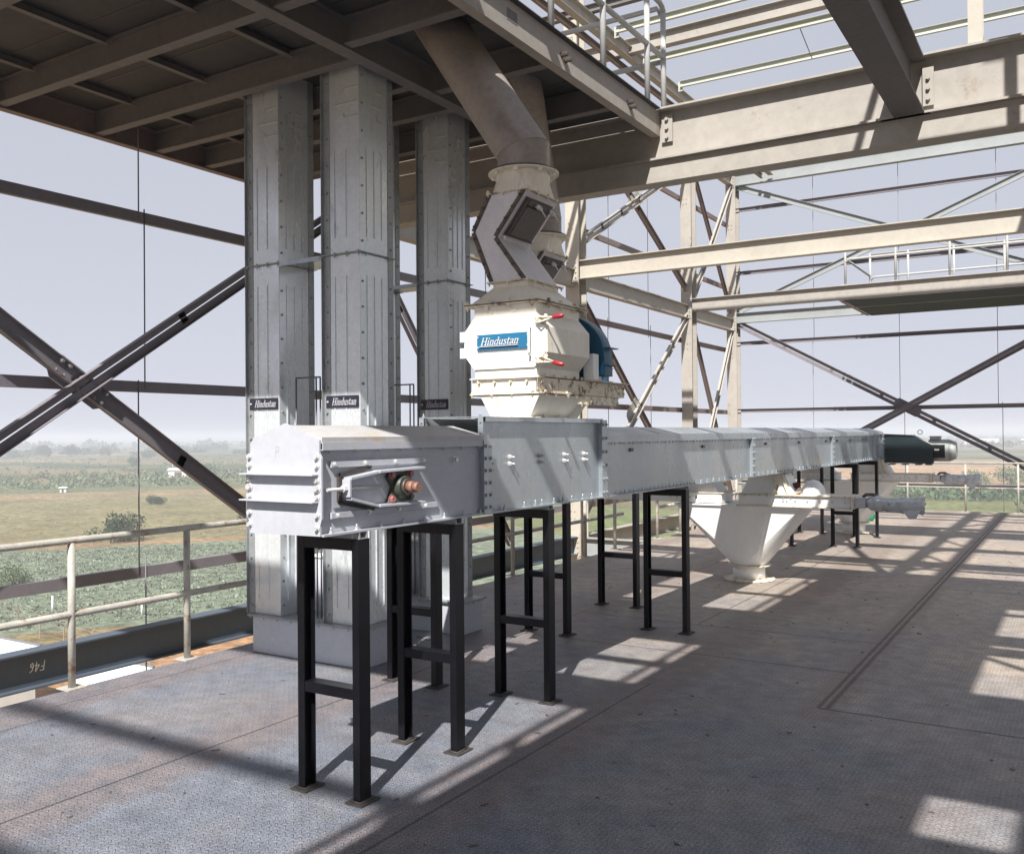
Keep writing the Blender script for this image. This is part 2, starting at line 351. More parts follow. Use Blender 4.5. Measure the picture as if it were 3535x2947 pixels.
# ------------------------------------------------------------------ lettering helpers
def text_strokes(word):
    """italic serif capitals and small letters as strokes: list of (x0,y0,x1,y1,width)"""
    G = {
     'H': (.84, [(.16,0,.16,1,.14),(.64,0,.64,1,.14),(.16,.5,.64,.5,.06),(.02,.02,.3,.02,.05),(.5,.02,.78,.02,.05),(.02,.98,.3,.98,.05),(.5,.98,.78,.98,.05)]),
     'i': (.32, [(.15,0,.15,.64,.12),(.03,.02,.27,.02,.05),(.03,.62,.15,.62,.05),(.15,.8,.15,.93,.13)]),
     'n': (.62, [(.14,0,.14,.64,.12),(.03,.62,.14,.62,.05),(.03,.02,.25,.02,.05),(.14,.5,.26,.62,.06),(.26,.62,.4,.62,.08),(.4,.62,.46,.48,.1),(.46,.5,.46,0,.12),(.35,.02,.57,.02,.05)]),
     'd': (.62, [(.46,0,.46,1,.12),(.34,.98,.46,.98,.05),(.46,.02,.56,.02,.05),(.44,.58,.26,.64,.06),(.26,.64,.12,.5,.09),(.12,.5,.1,.18,.12),(.1,.18,.2,.02,.09),(.2,.02,.42,.08,.06)]),
     'u': (.62, [(.13,.64,.13,.14,.12),(.03,.62,.13,.62,.05),(.13,.14,.24,.02,.09),(.24,.02,.44,.12,.06),(.46,0,.46,.64,.12),(.35,.62,.46,.62,.05),(.46,.02,.57,.02,.05)]),
     's': (.45, [(.36,.5,.3,.62,.05),(.3,.62,.16,.63,.07),(.16,.63,.09,.5,.1),(.09,.5,.3,.26,.11),(.3,.26,.34,.14,.1),(.34,.14,.24,.01,.08),(.24,.01,.1,.02,.06),(.1,.02,.06,.16,.05)]),
     't': (.38, [(.16,.12,.16,.84,.12),(.04,.61,.32,.61,.06),(.16,.12,.24,.01,.08),(.24,.01,.34,.08,.05)]),
     'a': (.58, [(.42,.1,.42,.5,.12),(.42,.5,.3,.63,.08),(.3,.63,.14,.6,.06),(.14,.6,.1,.5,.1),(.42,.36,.2,.3,.06),(.2,.3,.09,.16,.11),(.09,.16,.18,.01,.08),(.18,.01,.42,.12,.06),(.42,.1,.52,.02,.07)]),
     'F': (.6, [(.1,0,.1,1,.08),(.1,.97,.5,.97,.08),(.1,.55,.42,.55,.08)]),
     '4': (.6, [(.4,0,.4,1,.08),(.4,1,.06,.36,.08),(.06,.34,.54,.34,.08)]),
     '6': (.6, [(.44,.98,.2,.8,.08),(.2,.8,.1,.3,.08),(.1,.3,.26,.02,.08),(.26,.02,.46,.2,.08),(.46,.2,.36,.46,.08),(.36,.46,.12,.36,.08)]),
     'P': (.58, [(.1,0,.1,1,.08),(.1,.97,.42,.9,.08),(.42,.9,.42,.6,.08),(.42,.6,.1,.5,.08)]),
     'E': (.56, [(.1,0,.1,1,.08),(.1,.97,.46,.97,.08),(.1,.52,.4,.52,.08),(.1,.03,.46,.03,.08)]),
     '1': (.34, [(.16,0,.16,1,.08)]),
     '0': (.6, [(.1,.2,.1,.8,.08),(.1,.8,.28,.98,.08),(.28,.98,.46,.8,.08),(.46,.8,.46,.2,.08),(.46,.2,.28,.02,.08),(.28,.02,.1,.2,.08)]),
    }
    x = 0; out = []
    for ch in word:
        adv, st = G[ch]
        out += [(x+a, b, x+c, d, w) for a, b, c, d, w in st]; x += adv
    return out, x
def lettering(mb, word, org, right, up, height, width=None, shear=.25, depth=.004, underline=False):
    st, adv = text_strokes(word)
    org, right, up = V(org), V(right).normalized(), V(up).normalized(); nrm = right.cross(up)
    sc = height; sxx = (width/(adv+shear)) if width else sc
    if underline: st = st + [(-.1,-.16,adv,-.16,.07)]
    for i, (x0,y0,x1,y1,w) in enumerate(st):
        a = org + right*((x0+y0*shear)*sxx) + up*(y0*sc); b = org + right*((x1+y1*shear)*sxx) + up*(y1*sc)
        d = (b-a); d.normalize(); s_ = nrm.cross(d)*(w*.5*min(sc, sxx*1.25))
        e = d*(w*.12*sc); dz = nrm*(depth + i*.00008)
        mb.prism([a-e-s_, b+e-s_, b+e+s_, a-e+s_], dz)
    return mb
# F46 chalked upside down on the edge beam (seen from inside: right of view is +Y)
mb = MB(); lettering(mb, 'F46', (WX+.0055, 4.40, -.105), (0,-1,0), (0,0,-1), .075, shear=.15, depth=.001)
build('chalk_mark', mb, roofw, t)
mb = MB(); lettering(mb, 'PE10', (WX-.10, 13.72-.151, 8.2), (1,0,0), (0,0,1), .09, width=.16, shear=.05, depth=.001)
build('paint_mark', mb, boltdark, cC)

# ------------------------------------------------------------------ braces, girts, sag rods
def brace(p0, p1, lab, mat=redox, leg=.065, gap=.018, plane='x', gusset=None, nb=3):
    """double angle brace; plane 'x' lies in X=const, 'y' in Y=const"""
    p0, p1 = V(p0), V(p1); n = V((1,0,0)) if plane == 'x' else V((0,-1,0))
    d = (p1-p0).normalized(); s = n.cross(d).normalized()
    t = thing('diagonal_brace', lab, 'brace', tuple(p0))
    for sg in (1, -1):
        mb = MB(); q = s*(gap/2*sg)
        prof = [(0,0),(leg,0),(leg,leg*.8),(leg-.007,leg*.8),(leg-.007,.007),(0,.007)]
        pts = [p0 + q + s*(sg*a) + n*(b-.03) for a, b in prof]
        mb.prism(pts, p1-p0); build('angle', mb, mat, t)
    Ln = (p1-p0).length
    for i in range(1, nb+1):
        c = p0 + d*(Ln*i/(nb+1)); mb = MB().prism([c-d*.04-s*.05-n*.029, c+d*.04-s*.05-n*.029, c+d*.04+s*.05-n*.029, c-d*.04+s*.05-n*.029], n*.006)
        build('batten_plate', mb, mat, t)
    if gusset:
        c = V(gusset); mb = MB(); a, w = .30, .11
        oct_ = [(-a,-w*.5),(-a*.8,-w),(a*.8,-w),(a,-w*.5),(a,w*.5),(a*.8,w),(-a*.8,w),(-a,w*.5)]
        mb.prism([c + d*x + s*y - n*.036 for x, y in oct_], n*.005)
        for x in (-.24,-.16,.16,.24):
            for y in (-.045,.045): mb.bolt(c + d*x + s*y + n*.02, n, .014, .02)
        build('gusset_plate', mb, mat, t)
    return t
E2 = .035
brace((WX+E2,1.6,.05),(WX+E2,7.85,4.2), 'purple brown double angle brace rising to the right outside the left handrail', girtm, nb=2, leg=.072, gap=.013)
brace((WX,1.6,4.25),(WX,7.85,.08), 'dark double angle brace falling to the right behind the left handrail, with a bolted gusset', girtm, gusset=(WX,4.72,2.165), nb=2, gap=.002, leg=.075)
brace((WX,8.2,4.3),(WX,11.6,.1), 'dark brace seen in the gap between the two bucket elevators', girtm)
brace((WX+E2,13.9,.35),(WX+E2,18.77,4.2), 'pale double angle brace rising from behind the conveyor to the close pair of columns', steel, gusset=(WX+E2,15.95,2.15), nb=5)
brace((WX,13.9,4.0),(WX,18.77,.2), 'red brown brace falling behind the blue guard of the separator', redox)
brace((WX,13.9,7.15),(WX,18.77,4.78), 'red brown brace falling from under the upper deck to the close pair of columns', redox)
brace((WX+E2,13.9,4.95),(WX+E2,18.77,7.4), 'pale lattice brace rising from the cream column toward the upper girder', steel, gusset=(WX+E2,16.1,6.11), nb=5)
brace((WX,19.1,7.6),(WX,21.72,4.6), 'dark brace falling between the close pair of columns at the upper level', redox)
brace((WX+E2,19.1,4.6),(WX+E2,21.72,7.6), 'pale brace rising between the close pair of columns at the upper level', steel)
brace((WX,19.1,4.1),(WX,21.72,.1), 'brown brace falling between the close pair of columns at floor level', redox)
brace((WX+E2,19.1,.2),(WX+E2,21.72,4.15), 'pale brace rising between the close pair of columns at floor level', steel)
brace((-7.05,WY,4.3),(.45,WY,.12), 'dark blue grey brace falling to the right across the back wall, with a bolted gusset', girtm, plane='y', gusset=(-3.3,WY,2.22), nb=6, leg=.075)
brace((-7.05,WY-E2,.15),(.45,WY-E2,4.3), 'dark blue grey brace rising to the right across the back wall', girtm, plane='y', nb=5, gap=.002, leg=.075)
brace((-7.05,WY,7.62),(.45,WY,4.6), 'pale grey brace falling to the right on the back wall above the walkway', blueg, plane='y', nb=5, gap=.002)
brace((-7.05,WY-E2,4.62),(.45,WY-E2,7.6), 'pale grey brace rising to the right on the back wall above the walkway', blueg, plane='y', nb=5, gap=.002)

girt_z = [(.46,'at handrail height'),(2.16,'at the height of the brace crossing'),(3.72,'just below the upper deck')]
for z, w in girt_z:
    xbeam('wall_girt', 'purple grey channel girt on the left wall %s' % w, (WX-.16,-4,z), (WX-.16,13.5,z), pC(.10,.05,.006,-1), girtm, 'girt', 'girts of the left wall')
for z, w in [(.46,'low behind the hopper'),(2.19,'level with the conveyor lid'),(3.70,'level with the blue guard'),(5.22,'above the brown wall beam'),(6.76,'just under the upper girder')]:
    xbeam('wall_girt', 'brown channel girt behind the columns of the left wall, %s' % w, (WX-.16,13.9,z), (WX-.16,22,z), pC(.10,.05,.006,-1), redox, 'girt', 'girts of the left wall beyond the separators')
for z, w, m in [(.5,'lowest, at far handrail height',blueg),(2.22,'through the big brace crossing',girtm),(3.85,'under the far walkway',girtm),(5.56,'behind the walkway rails',girtm),(7.1,'high, above the walkway',girtm)]:
    xbeam('wall_girt', 'thin blue grey girt across the back wall, %s' % w, (WX,WY+.16,z), (9,WY+.16,z), pC(.09,.05,.006,1), m, 'girt', 'girts of the back wall')
def rods(lab, pts, group):
    for (x, y, z0, z1, l2) in pts:
        single('sag_rod', lab + ', ' + l2, 'rod', MB().cyl((x,y,z0),(x,y,z1),.0065,n=6), rodm, (x,y,z0), group)
rods('thin steel sag rod on the left wall', [(WX-.16,5.41,3.70,9,'from the top girt up to the deck'),(WX-.16,5.47,2.14,3.80,'between the middle and top girts'),(WX-.16,5.40,.44,2.22,'below the brace crossing'),(WX-.16,5.47,-1.5,.6,'crossing the dark edge beam')], 'sag rods of the left wall')
rods('thin steel sag rod beyond the separators', [(WX-.16,15.3,3.6,9,'left one above'),(WX-.16,15.25,.4,3.8,'left one below'),(WX-.16,17.1,3.6,9,'right one above'),(WX-.16,17.2,.4,3.85,'right one below'),(WX-.16,11.2,2.1,4.1,'in the gap between the elevators')], 'sag rods beyond the separators')
rods('thin steel sag rod on the back wall', [(-5.36,WY+.16,0,3.9,'left line below the walkway'),(-5.33,WY+.16,3.8,7.9,'left line above the walkway'),(-3.47,WY+.16,2.2,7.9,'middle line above the brace crossing'),(-3.38,WY+.16,0,2.3,'middle line below the brace crossing'),(-1.53,WY+.16,2.2,7.9,'right line, upper length'),(-1.45,WY+.16,-1,2.3,'right line, lower length')], 'sag rods of the back wall')

# ------------------------------------------------------------------ upper girder and deck at level 2
GY = 7.76
t = thing('plate_girder', 'deep beige girder running right under the sky with a shallower beam beneath it', 'girder', (WX,GY,3.94))
build('upper_beam', MB().beam((WX+.02,GY,4.358),(9,GY,4.358), pI(.46,.2,.018,.012)), steel, t)
build('lower_beam', MB().beam((WX+.02,GY-.055,4.032),(9,GY-.055,4.032), pC(.188,.19,.012,-1)), steel, t)
mb = MB()
for z in (4.33, 4.41, 4.49): mb.bolt((-3.13,GY-.034,z),(0,-1,0),.016,.02)
mb.box(-3.18,-3.08,GY-.034,GY-.022,4.29,4.53)
build('cleat', mb, steel, t)
t = thing('overhead_beam', 'dark I beam coming out of the girder toward the viewer, seen from below at top right', 'beam', (-1.15,GY,4.13))
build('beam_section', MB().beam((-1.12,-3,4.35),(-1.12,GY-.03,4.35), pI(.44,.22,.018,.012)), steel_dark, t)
mb = MB(); mb.box(-1.33,-.97,GY-.1,GY-.032,4.128,4.14); mb.box(-1.03,-.95,GY-.034,GY-.022,4.2,4.5)
for z in (4.25,4.33,4.41): mb.bolt((-.99,GY-.034,z),(0,-1,0),.014,.02)
build('end_plate', mb, steel, t)
single('stub_post', 'short tan steel post standing on the girder at the top right corner', 'post', MB().beam((-.66,GY,4.589),(-.66,GY,7.9), pI(.1,.1,.008,.007),(0,1,0)), steel_warm)

DZ = 4.57; DB = 4.35; X0, X1, XM, Y0 = -7.45, -3.2, -4.33, 3.2
pk = thing('upper_deck', 'dark steel upper deck on joists seen from below at top left', 'deck', (X1,GY-.1,DB))
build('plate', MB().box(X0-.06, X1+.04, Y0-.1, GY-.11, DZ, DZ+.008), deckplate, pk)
mb = MB()
for yy in (3.9,4.6,5.35,6.05,6.65,7.3):
    mb.box(X0, X1, yy-.004, yy+.004, DZ-.004, DZ-.0008)
build('plate_seams', mb, boltdark, pk)
hz = (DZ+DB)/2; hh = DZ-DB-.004
o = build('edge_beam', MB().beam((X1,Y0-1.2,hz),(X1,GY-.03,hz), pC(hh,.08,.01,-1)), steel, pk)
for y in (5.9, 7.05):
    for k in (0,1): build('bolt', MB().bolt((X1+.0, y+.06*k, hz-.01-.02*k), (1,0,0), .016, .05), boltdark, o)
build('patch', MB().box(X1-.001, X1+.0015, 5.15, 5.28, hz-.03, hz+.05), steel_dark, o)
build('edge_beam', MB().beam((X0,Y0-1.2,hz),(X0,GY-.12,hz), pC(hh,.08,.01,1)), redox, pk)
build('edge_beam', MB().beam((X0+.01,Y0,hz),(X1-.09,Y0,hz), pC(hh,.08,.01,1)), steel_dark, pk)
build('middle_beam', MB().beam((XM,Y0-.5,hz),(XM,GY-.12,hz), pI(hh,.115,.012,.01)), steel_dark, pk)
for y in (4.15, 5.02, 5.64, 6.22, 6.95):
    build('joist', MB().beam((X0+.02,y,hz+.006),(XM-.062,y,hz+.006), pI(hh-.022,.085,.011,.008)), steel_dark, pk)
for y in (4.15, 4.8, 5.84, 6.9):
    build('joist', MB().beam((XM+.062,y,hz+.006),(X1-.09,y,hz+.006), pI(hh-.022,.085,.011,.008)), steel_dark, pk)
ys = [Y0, 4.15, 5.02, 5.64, 6.22, 6.95]
for x in (-6.85, -5.94, -5.0):
    for a, b in zip(ys, ys[1:]):
        if x > -5.9 and b > 5.1 and a < 5.6: continue
        build('stiffener', MB().beam((x,a+.05,DZ-.065),(x,b-.05,DZ-.065), pL(.05,.12,.008)[::-1]), steel_dark, pk)

def railing(name, lab, posts, rails, mat, r=.024, cat='railing', foot=True, group=None):
    t = thing(name, lab, cat, posts[0][0], group)
    for p0, p1 in posts:
        mb = MB().cyl(p0, p1, r*1.05, n=12)
        o = build('post', mb, mat, t)
        if foot:
            build('base_plate', MB().box(p0[0]-.07,p0[0]+.07,p0[1]-.07,p0[1]+.07,p0[2]+.0005,p0[2]+.008), mat, o)
    for pts in rails: build('rail', MB().tube(pts, r, 12), mat, t)
    return t
ry = [y for y in (2.8,3.77,4.72,5.67,6.62,7.57)]
railing('platform_railing', 'pale pipe handrail along the right edge of the upper deck', [((X1-.03,y,DZ+.008),(X1-.03,y,5.6)) for y in (4.9,5.8,6.65,7.53)]+[((X1-.03,7.9,DZ+.02),(X1-.03,7.9,5.56))],
        [[(X1-.03,3.0,5.6),(X1-.03,7.82,5.6),(X1-.03,7.88,5.58),(X1-.03,7.9,5.53)], [(X1-.03,3.0,5.12),(X1-.03,7.88,5.12)],
         [(X1-.06,7.93,5.53),(X1-.1,7.93,5.6),(-7.2,7.93,5.6)], [(X1-.03,7.93,5.1),(-7.2,7.93,5.1)]], railw, foot=False)

# handrail on the left of the floor
RX = -5.86
ys = [-1.93+.95*i for i in range(16)]
railing('floor_railing', 'weathered pipe handrail along the left edge of the floor', [((RX,y,0),(RX,y,.985)) for y in ys], [[(RX,-3,1.0),(RX,12.6,1.0)],[(RX,-3,.5),(RX,12.6,.5)]], railm)
railing('floor_railing', 'tan pipe handrail on the left floor edge beyond the cream column', [((RX,y,0),(RX,y,.985)) for y in (13.9,14.9,15.9,16.9,17.9,18.9,19.9,20.9)], [[(RX,13.9,1.0),(RX,21.4,1.0)],[(RX,13.9,.5),(RX,21.4,.5)]], railm)
railing('floor_railing', 'thin pipe handrail across the far end of the floor', [((x,21.48,0),(x,21.48,1.0)) for x in (-5.3,-4.3,-3.25,-2.12,-1.15,-.1,1)], [[(-5.8,21.48,1.02),(9,21.48,1.02)],[(-5.8,21.48,.5),(9,21.48,.5)]], railm, r=.02)

# ------------------------------------------------------------------ roof purlins and rafters far above
for y, z, l in [(13.05,7.95,'topmost, nearest'),(14.15,7.84,'second, below the brown I beam'),(15.72,7.95,'lowest, just above the deep girder')]:
    t = thing('roof_purlin', 'pale green grey purlin crossing the sky at top right, %s' % l, 'purlin', (-6.1,y,z-.06), 'pale purlins against the sky')
    build('channel', MB().beam((-6.1,y,z),(9,y,z), pC(.11,.05,.005,1)), pale, t)
    build('cleat', MB().box(-6.14,-6.06,y-.012,y-.005,z-.12,z+.05), pale, t)
for x, l in [(-6.2,'right one'),(-6.42,'left one, thinner')]:
    h = .2 if x > -6.3 else .1
    xbeam('rafter', 'brown beam slanting back behind the deck handrail, %s of two' % l, (x,8,7.84 if h > .15 else 7.75), (x,21.7,7.84 if h > .15 else 7.75), pI(h,.12 if h>.15 else .06,.01,.008), redox if h<.15 else steel)
rods('thin tie rod between pale purlins against the sky', [], '')
single('tie_rod', 'thin tie rod slanting between the lower pale purlins', 'rod', MB().cyl((-3.62,14.15,7.9),(-3.78,15.72,7.9),.008,n=6), rodm)

# ------------------------------------------------------------------ far walkway
t = thing('walkway', 'dark soffit of the far steel walkway with its side channels', 'walkway', (-4.0,18.98,4.4))
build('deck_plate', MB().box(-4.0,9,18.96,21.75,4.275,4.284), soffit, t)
build('end_beam', MB().beam((-4.03,19.0,4.38),(-4.03,21.74,4.38), pC(.2,.07,.008,-1)), redox, t)
mb = MB()
for y in (20.1,): mb.beam((-4,y,4.27),(9,y,4.27), pL(.02,.02,.004)[::-1])
build('seam_strip', mb, pale, t)
for y, l in ((19.02,'near side'),(21.55,'far side')):
    xs = [-3.98,-3.05,-2.1,-1.15,-.2,.8] if y < 20 else [-3.98,-3.2,-2.3,-1.35,-.4,.6]
    r = [[(-3.98,y,5.03),(-3.9,y,5.10),(9,y,5.10)],[(-3.98,y,5.6),(9,y,5.6)]]
    if y < 20: r += [[(-3.98,19.02,5.12),(-3.98,21.5,5.12)]]
    railing('walkway_railing', 'pale pipe handrail on the %s of the far walkway' % l, [((x,y,4.585),(x,y,5.62)) for x in xs], r, railw, r=.022)

# ------------------------------------------------------------------ bucket elevators
def elevator(lab, legs, ya, yb, boot, seam, sign):
    t = thing('bucket_elevator', lab, 'elevator', (boot[0],boot[2],0))
    bx0,bx1,by0,by1,bz = boot
    mb = MB().box(bx0,bx1,by0,by1,0.001,bz)
    b = build('boot', mb, greypaint, t, bevel=.004)
    mb = MB().box(bx0-.03,bx1+.03,by0-.03,by1+.03,bz,bz+.007).box(bx0-.03,bx1+.03,by0-.03,by1+.03,bz+.0085,bz+.0155)
    n = 8
    for i in range(n+1): mb.stud((bx0-.015+(bx1-bx0+.03)*i/n, by0-.015, bz), (0,0,-1), .006, .014); mb.bolt((bx0-.015+(bx1-bx0+.03)*i/n, by0-.015, bz+.0155),(0,0,1),.006,.006)
    for i in range(5): mb.stud((bx1+.015, by0+(by1-by0)*i/4, bz), (0,0,-1), .006, .014)
    build('boot_flange', mb, galv_dark, b)
    zb = bz+.016
    for li, (x0,x1) in enumerate(legs):
        for (z0,z1) in ((zb,seam-.004),(seam+.004,DZ-.002)):
            c = build('casing', MB().box(x0,x1,ya,yb,z0,z1), galv_t, t, bevel=.003)
            mb = MB()
            w = (x1-x0)
            top = z1-.75 if z1 > 4 else z1-.16
            for fx in (.30,.62,.97):
                if fx > .9: mb.box(x0+w*fx, x1, ya-.0025, ya, z0+.0, z1)
                else: mb.box(x0+w*fx-.005, x0+w*fx+.005, ya-.007, ya, z0+.12, top)
            for fy in (.22,.45,.68):
                yy = ya+(yb-ya)*fy; mb.box(x1, x1+.007, yy-.005, yy+.005, z0+.12, top-.0)
            build('crease', mb, galv_t, c)
            mb = MB().box(x0-.006, x0+w*.17, ya-.0045, ya-.0005, z0, z1)      # corner angle strip with bolts
            mb.box(x0-.006, x0-.002, ya-.03, ya-.005, z0, z1)
            mb.box(x1+.001, x1+.004, yb-.05, yb+.012, z0, z1)
            k = int((z1-z0)/.19)
            for i in range(k):
                zz = z0+.06+i*(z1-z0-.1)/k
                mb.bolt((x0+.028, ya-.0045, zz),(0,-1,0),.009,.011); mb.bolt((x1, ya+.028, zz+.02),(1,0,0),.007,.008); mb.bolt((x1+.004, yb-.02, zz),(1,0,0),.007,.008)
            build('corner_angle', mb, galv_dark, c)
            if z1 > 4:      # pressed step marks near the top
                zt = z1-.30; a = x0+w*.52
                for q, (dx0, dx1, dz) in enumerate([(a+.03,x1-.015,0),(a-.06,x1-.015,-.11),(a+.03,x1-.015,-.215)]):
                    mb = MB().bar((dx0,ya-.002,zt+dz),(dx1,ya-.002,zt+dz),.010,.010)
                    if q != 1: mb.bar((dx0,ya-.002,zt+dz),(dx0-.016,ya-.002,zt+dz+(-.03 if q==0 else .03)),.010,.010)
                    y2 = ya+(yb-ya)*.7; y1 = ya+(yb-ya)*(.35 if q==1 else .55)
                    build('step_mark', mb, pale, c)
                    mb = MB().bar((x1+.002,y1,zt+dz),(x1+.002,y2,zt+dz),.010,.010)
                    if q != 1: mb.bar((x1+.002,y1,zt+dz),(x1+.002,y1-.02,zt+dz+(-.0 if q==0 else .04)),.010,.010)
                    build('step_mark', mb, pale, c)
        mb = MB().box(x0-.025,x1+.025,ya-.025,yb+.025,seam-.0035,seam-.0005).box(x0-.025,x1+.025,ya-.025,yb+.025,seam+.0005,seam+.0035)
        for i in range(4): mb.stud((x0+w*i/3, ya-.014, seam-.0035),(0,0,-1),.007,.02); mb.bolt((x0+w*i/3, ya-.014, seam+.0035),(0,0,1),.007,.008)
        for i in range(2): mb.stud((x1+.014, ya+.05+i*(yb-ya-.1), seam-.0035),(0,0,-1),.007,.02)
        build('joint_flange', mb, galv_dark, t)
        if sign[li]:
            z = sign[li]
            s_ = build('nameplate', MB().box(x0+.018,x1-.012,ya-.0095,ya-.0075,z-.045,z+.045), stickerm, t)
            mb = MB(); lettering(mb, 'Hindustan', (x0+.075,ya-.0095,z-.026), (1,0,0),(0,0,1), .055, width=(x1-x0)-.095, shear=.3, depth=.0008)
            build('lettering', mb, lettd, s_)
            build('screw', MB().bolt((x0+.034,ya-.0095,z),(0,-1,0),.006,.005), boltm, s_)
    # tie plate, inspection frame rods and take-up between the two legs
    a, b = legs[0][1]+.026, legs[1][0]-.026; ym = (ya+yb)/2
    build('tie_plate', MB().box(a,b,ya-.02,yb,seam-.003,seam+.003).box(a,b,ya-.024,ya-.0205,seam-.03,seam+.004), galv, t)
    mb = MB()
    for fx in (.12,.62,.72): mb.cyl((a+(b-a)*fx,ya+.1,zb),(a+(b-a)*fx,ya+.1,2.15),.0065,n=8)
    mb.cyl((a+(b-a)*.12,ya+.1,2.15),(a+(b-a)*.72,ya+.1,2.15),.0065,n=8)
    build('take_up_rod', mb, rodm, t)
    c = build('take_up_drum', MB().cyl((a+(b-a)*.45,ym+.12,zb),(a+(b-a)*.45,ym+.12,.74),.105,n=20), greypaint, t)
    mb = MB().cyl((a+(b-a)*.45,ym+.12,.74),(a+(b-a)*.45,ym+.12,.76),.112,n=20); build('drum_cover', mb, white, c)
    return t
elevator('galvanised bucket elevator nearest the left handrail, lettered on both legs', [(-5.663,-5.321),(-4.845,-4.497)], 5.17, 5.54, (-5.60,-4.46,5.14,5.58,.285), 3.045, [1.952,1.95])
elevator('galvanised bucket elevator standing behind the nearer one, close to the white separator', [(-5.72,-5.406),(-4.935,-4.615)], 6.45, 6.76, (-5.66,-4.48,6.42,6.72,.27), 3.02, [None,1.96])

# ------------------------------------------------------------------ black support frames
def support_frame(lab, x0, x1, y, h=1.215, cross=.5):
    """two facing channels, top channel, crossbar; x0,x1 outer faces, y nearest face"""
    t = thing('support_frame', lab, 'support frame', ((x0+x1)/2, y+.0375, 0), 'black frames under the conveyors')
    w, d, tk = .042, .078, .007
    def ch(xa, xb, sg):
        # channel: web at xa side, flanges toward xb
        web = (xa, xa+tk) if sg > 0 else (xb-tk, xb)
        p = MB()
        if sg > 0: pts = [(xa,y),(xb,y),(xb,y+tk),(xa+tk,y+tk),(xa+tk,y+d-tk),(xb,y+d-tk),(xb,y+d),(xa,y+d)]
        else: pts = [(xb,y),(xa,y),(xa,y+tk),(xb-tk,y+tk),(xb-tk,y+d-tk),(xa,y+d-tk),(xa,y+d),(xb,y+d)]
        return p.prism([(a,b,.009) for a,b in pts], (0,0,h-.009))
    for xa, xb, sg in ((x0,x0+w,1),(x1-w,x1,-1)):
        l = build('leg', ch(xa,xb,sg), black, t, bevel=.0015)
        bp = MB().box(xa-.03,xb+.03,y-.025,y+d+.03,.001,.009)
        build('base_plate', bp, footm, l)
        build('weld_bead', MB().tube([(xa-.006,y-.005,.012),(xb+.006,y-.006,.011),(xb+.006,y+d+.004,.012)],.006,6), footm, l)
    build('top_beam', MB().box(x0+w+.0006,x1-w-.0006,y,y+d,h-.05,h).box(x0-.001,x1+.001,y-.001,y+d+.001,h,h+.004), black, t)
    build('crossbar', MB().box(x0+w+.0006,x1-w-.0006,y+.003,y+d-.003,cross-.025,cross+.025), black, t)
    mb = MB()    # packing channel and bolts between frame and conveyor
    yb = y+.012; hz_ = h+.004
    mb.box(x0+.005,x1-.004,yb,yb+.006,hz_,hz_+.04).box(x0+.005,x1-.004,yb+.05,yb+.056,hz_,hz_+.04).box(x0+.005,x1-.004,yb+.0065,yb+.0495,hz_,hz_+.005)
    mb.stud((x1-.03,y+.04,hz_+.005),(0,0,1),.009,.02)
    build('packing_channel', mb, galv_dark, t)
    return t
sh = .0066
F1 = [(3.25,-3.235,-2.846,'nearest, under the grey head of the front conveyor'),(4.03,-3.25,-2.852,'second from the viewer, under the grey head joint'),(5.07,-3.282,-2.872,'third from the viewer, under the inlet box of the front conveyor'),(7.41,-3.256,-2.862,'just left of the white hopper'),(14.12,-3.20,-2.81,'nearer of two beside the far white hopper'),(15.58,-3.19,-2.80,'under the far drive end of the front conveyor')]
for y, xa, xb, l in F1: support_frame('black steel support frame, '+l, xa, xb, y)
F2 = [(5.0,'left of the second frame, under the start of the rear conveyor'),(6.85,'with its crossbar seen behind the third frame'),(8.27,'standing behind the frame left of the white hopper'),(13.9,'right behind the near white hopper'),(15.8,'farthest left beside the far white hopper')]
for y, l in F2: support_frame('black steel support frame, '+l, -4.125, -3.705, y)

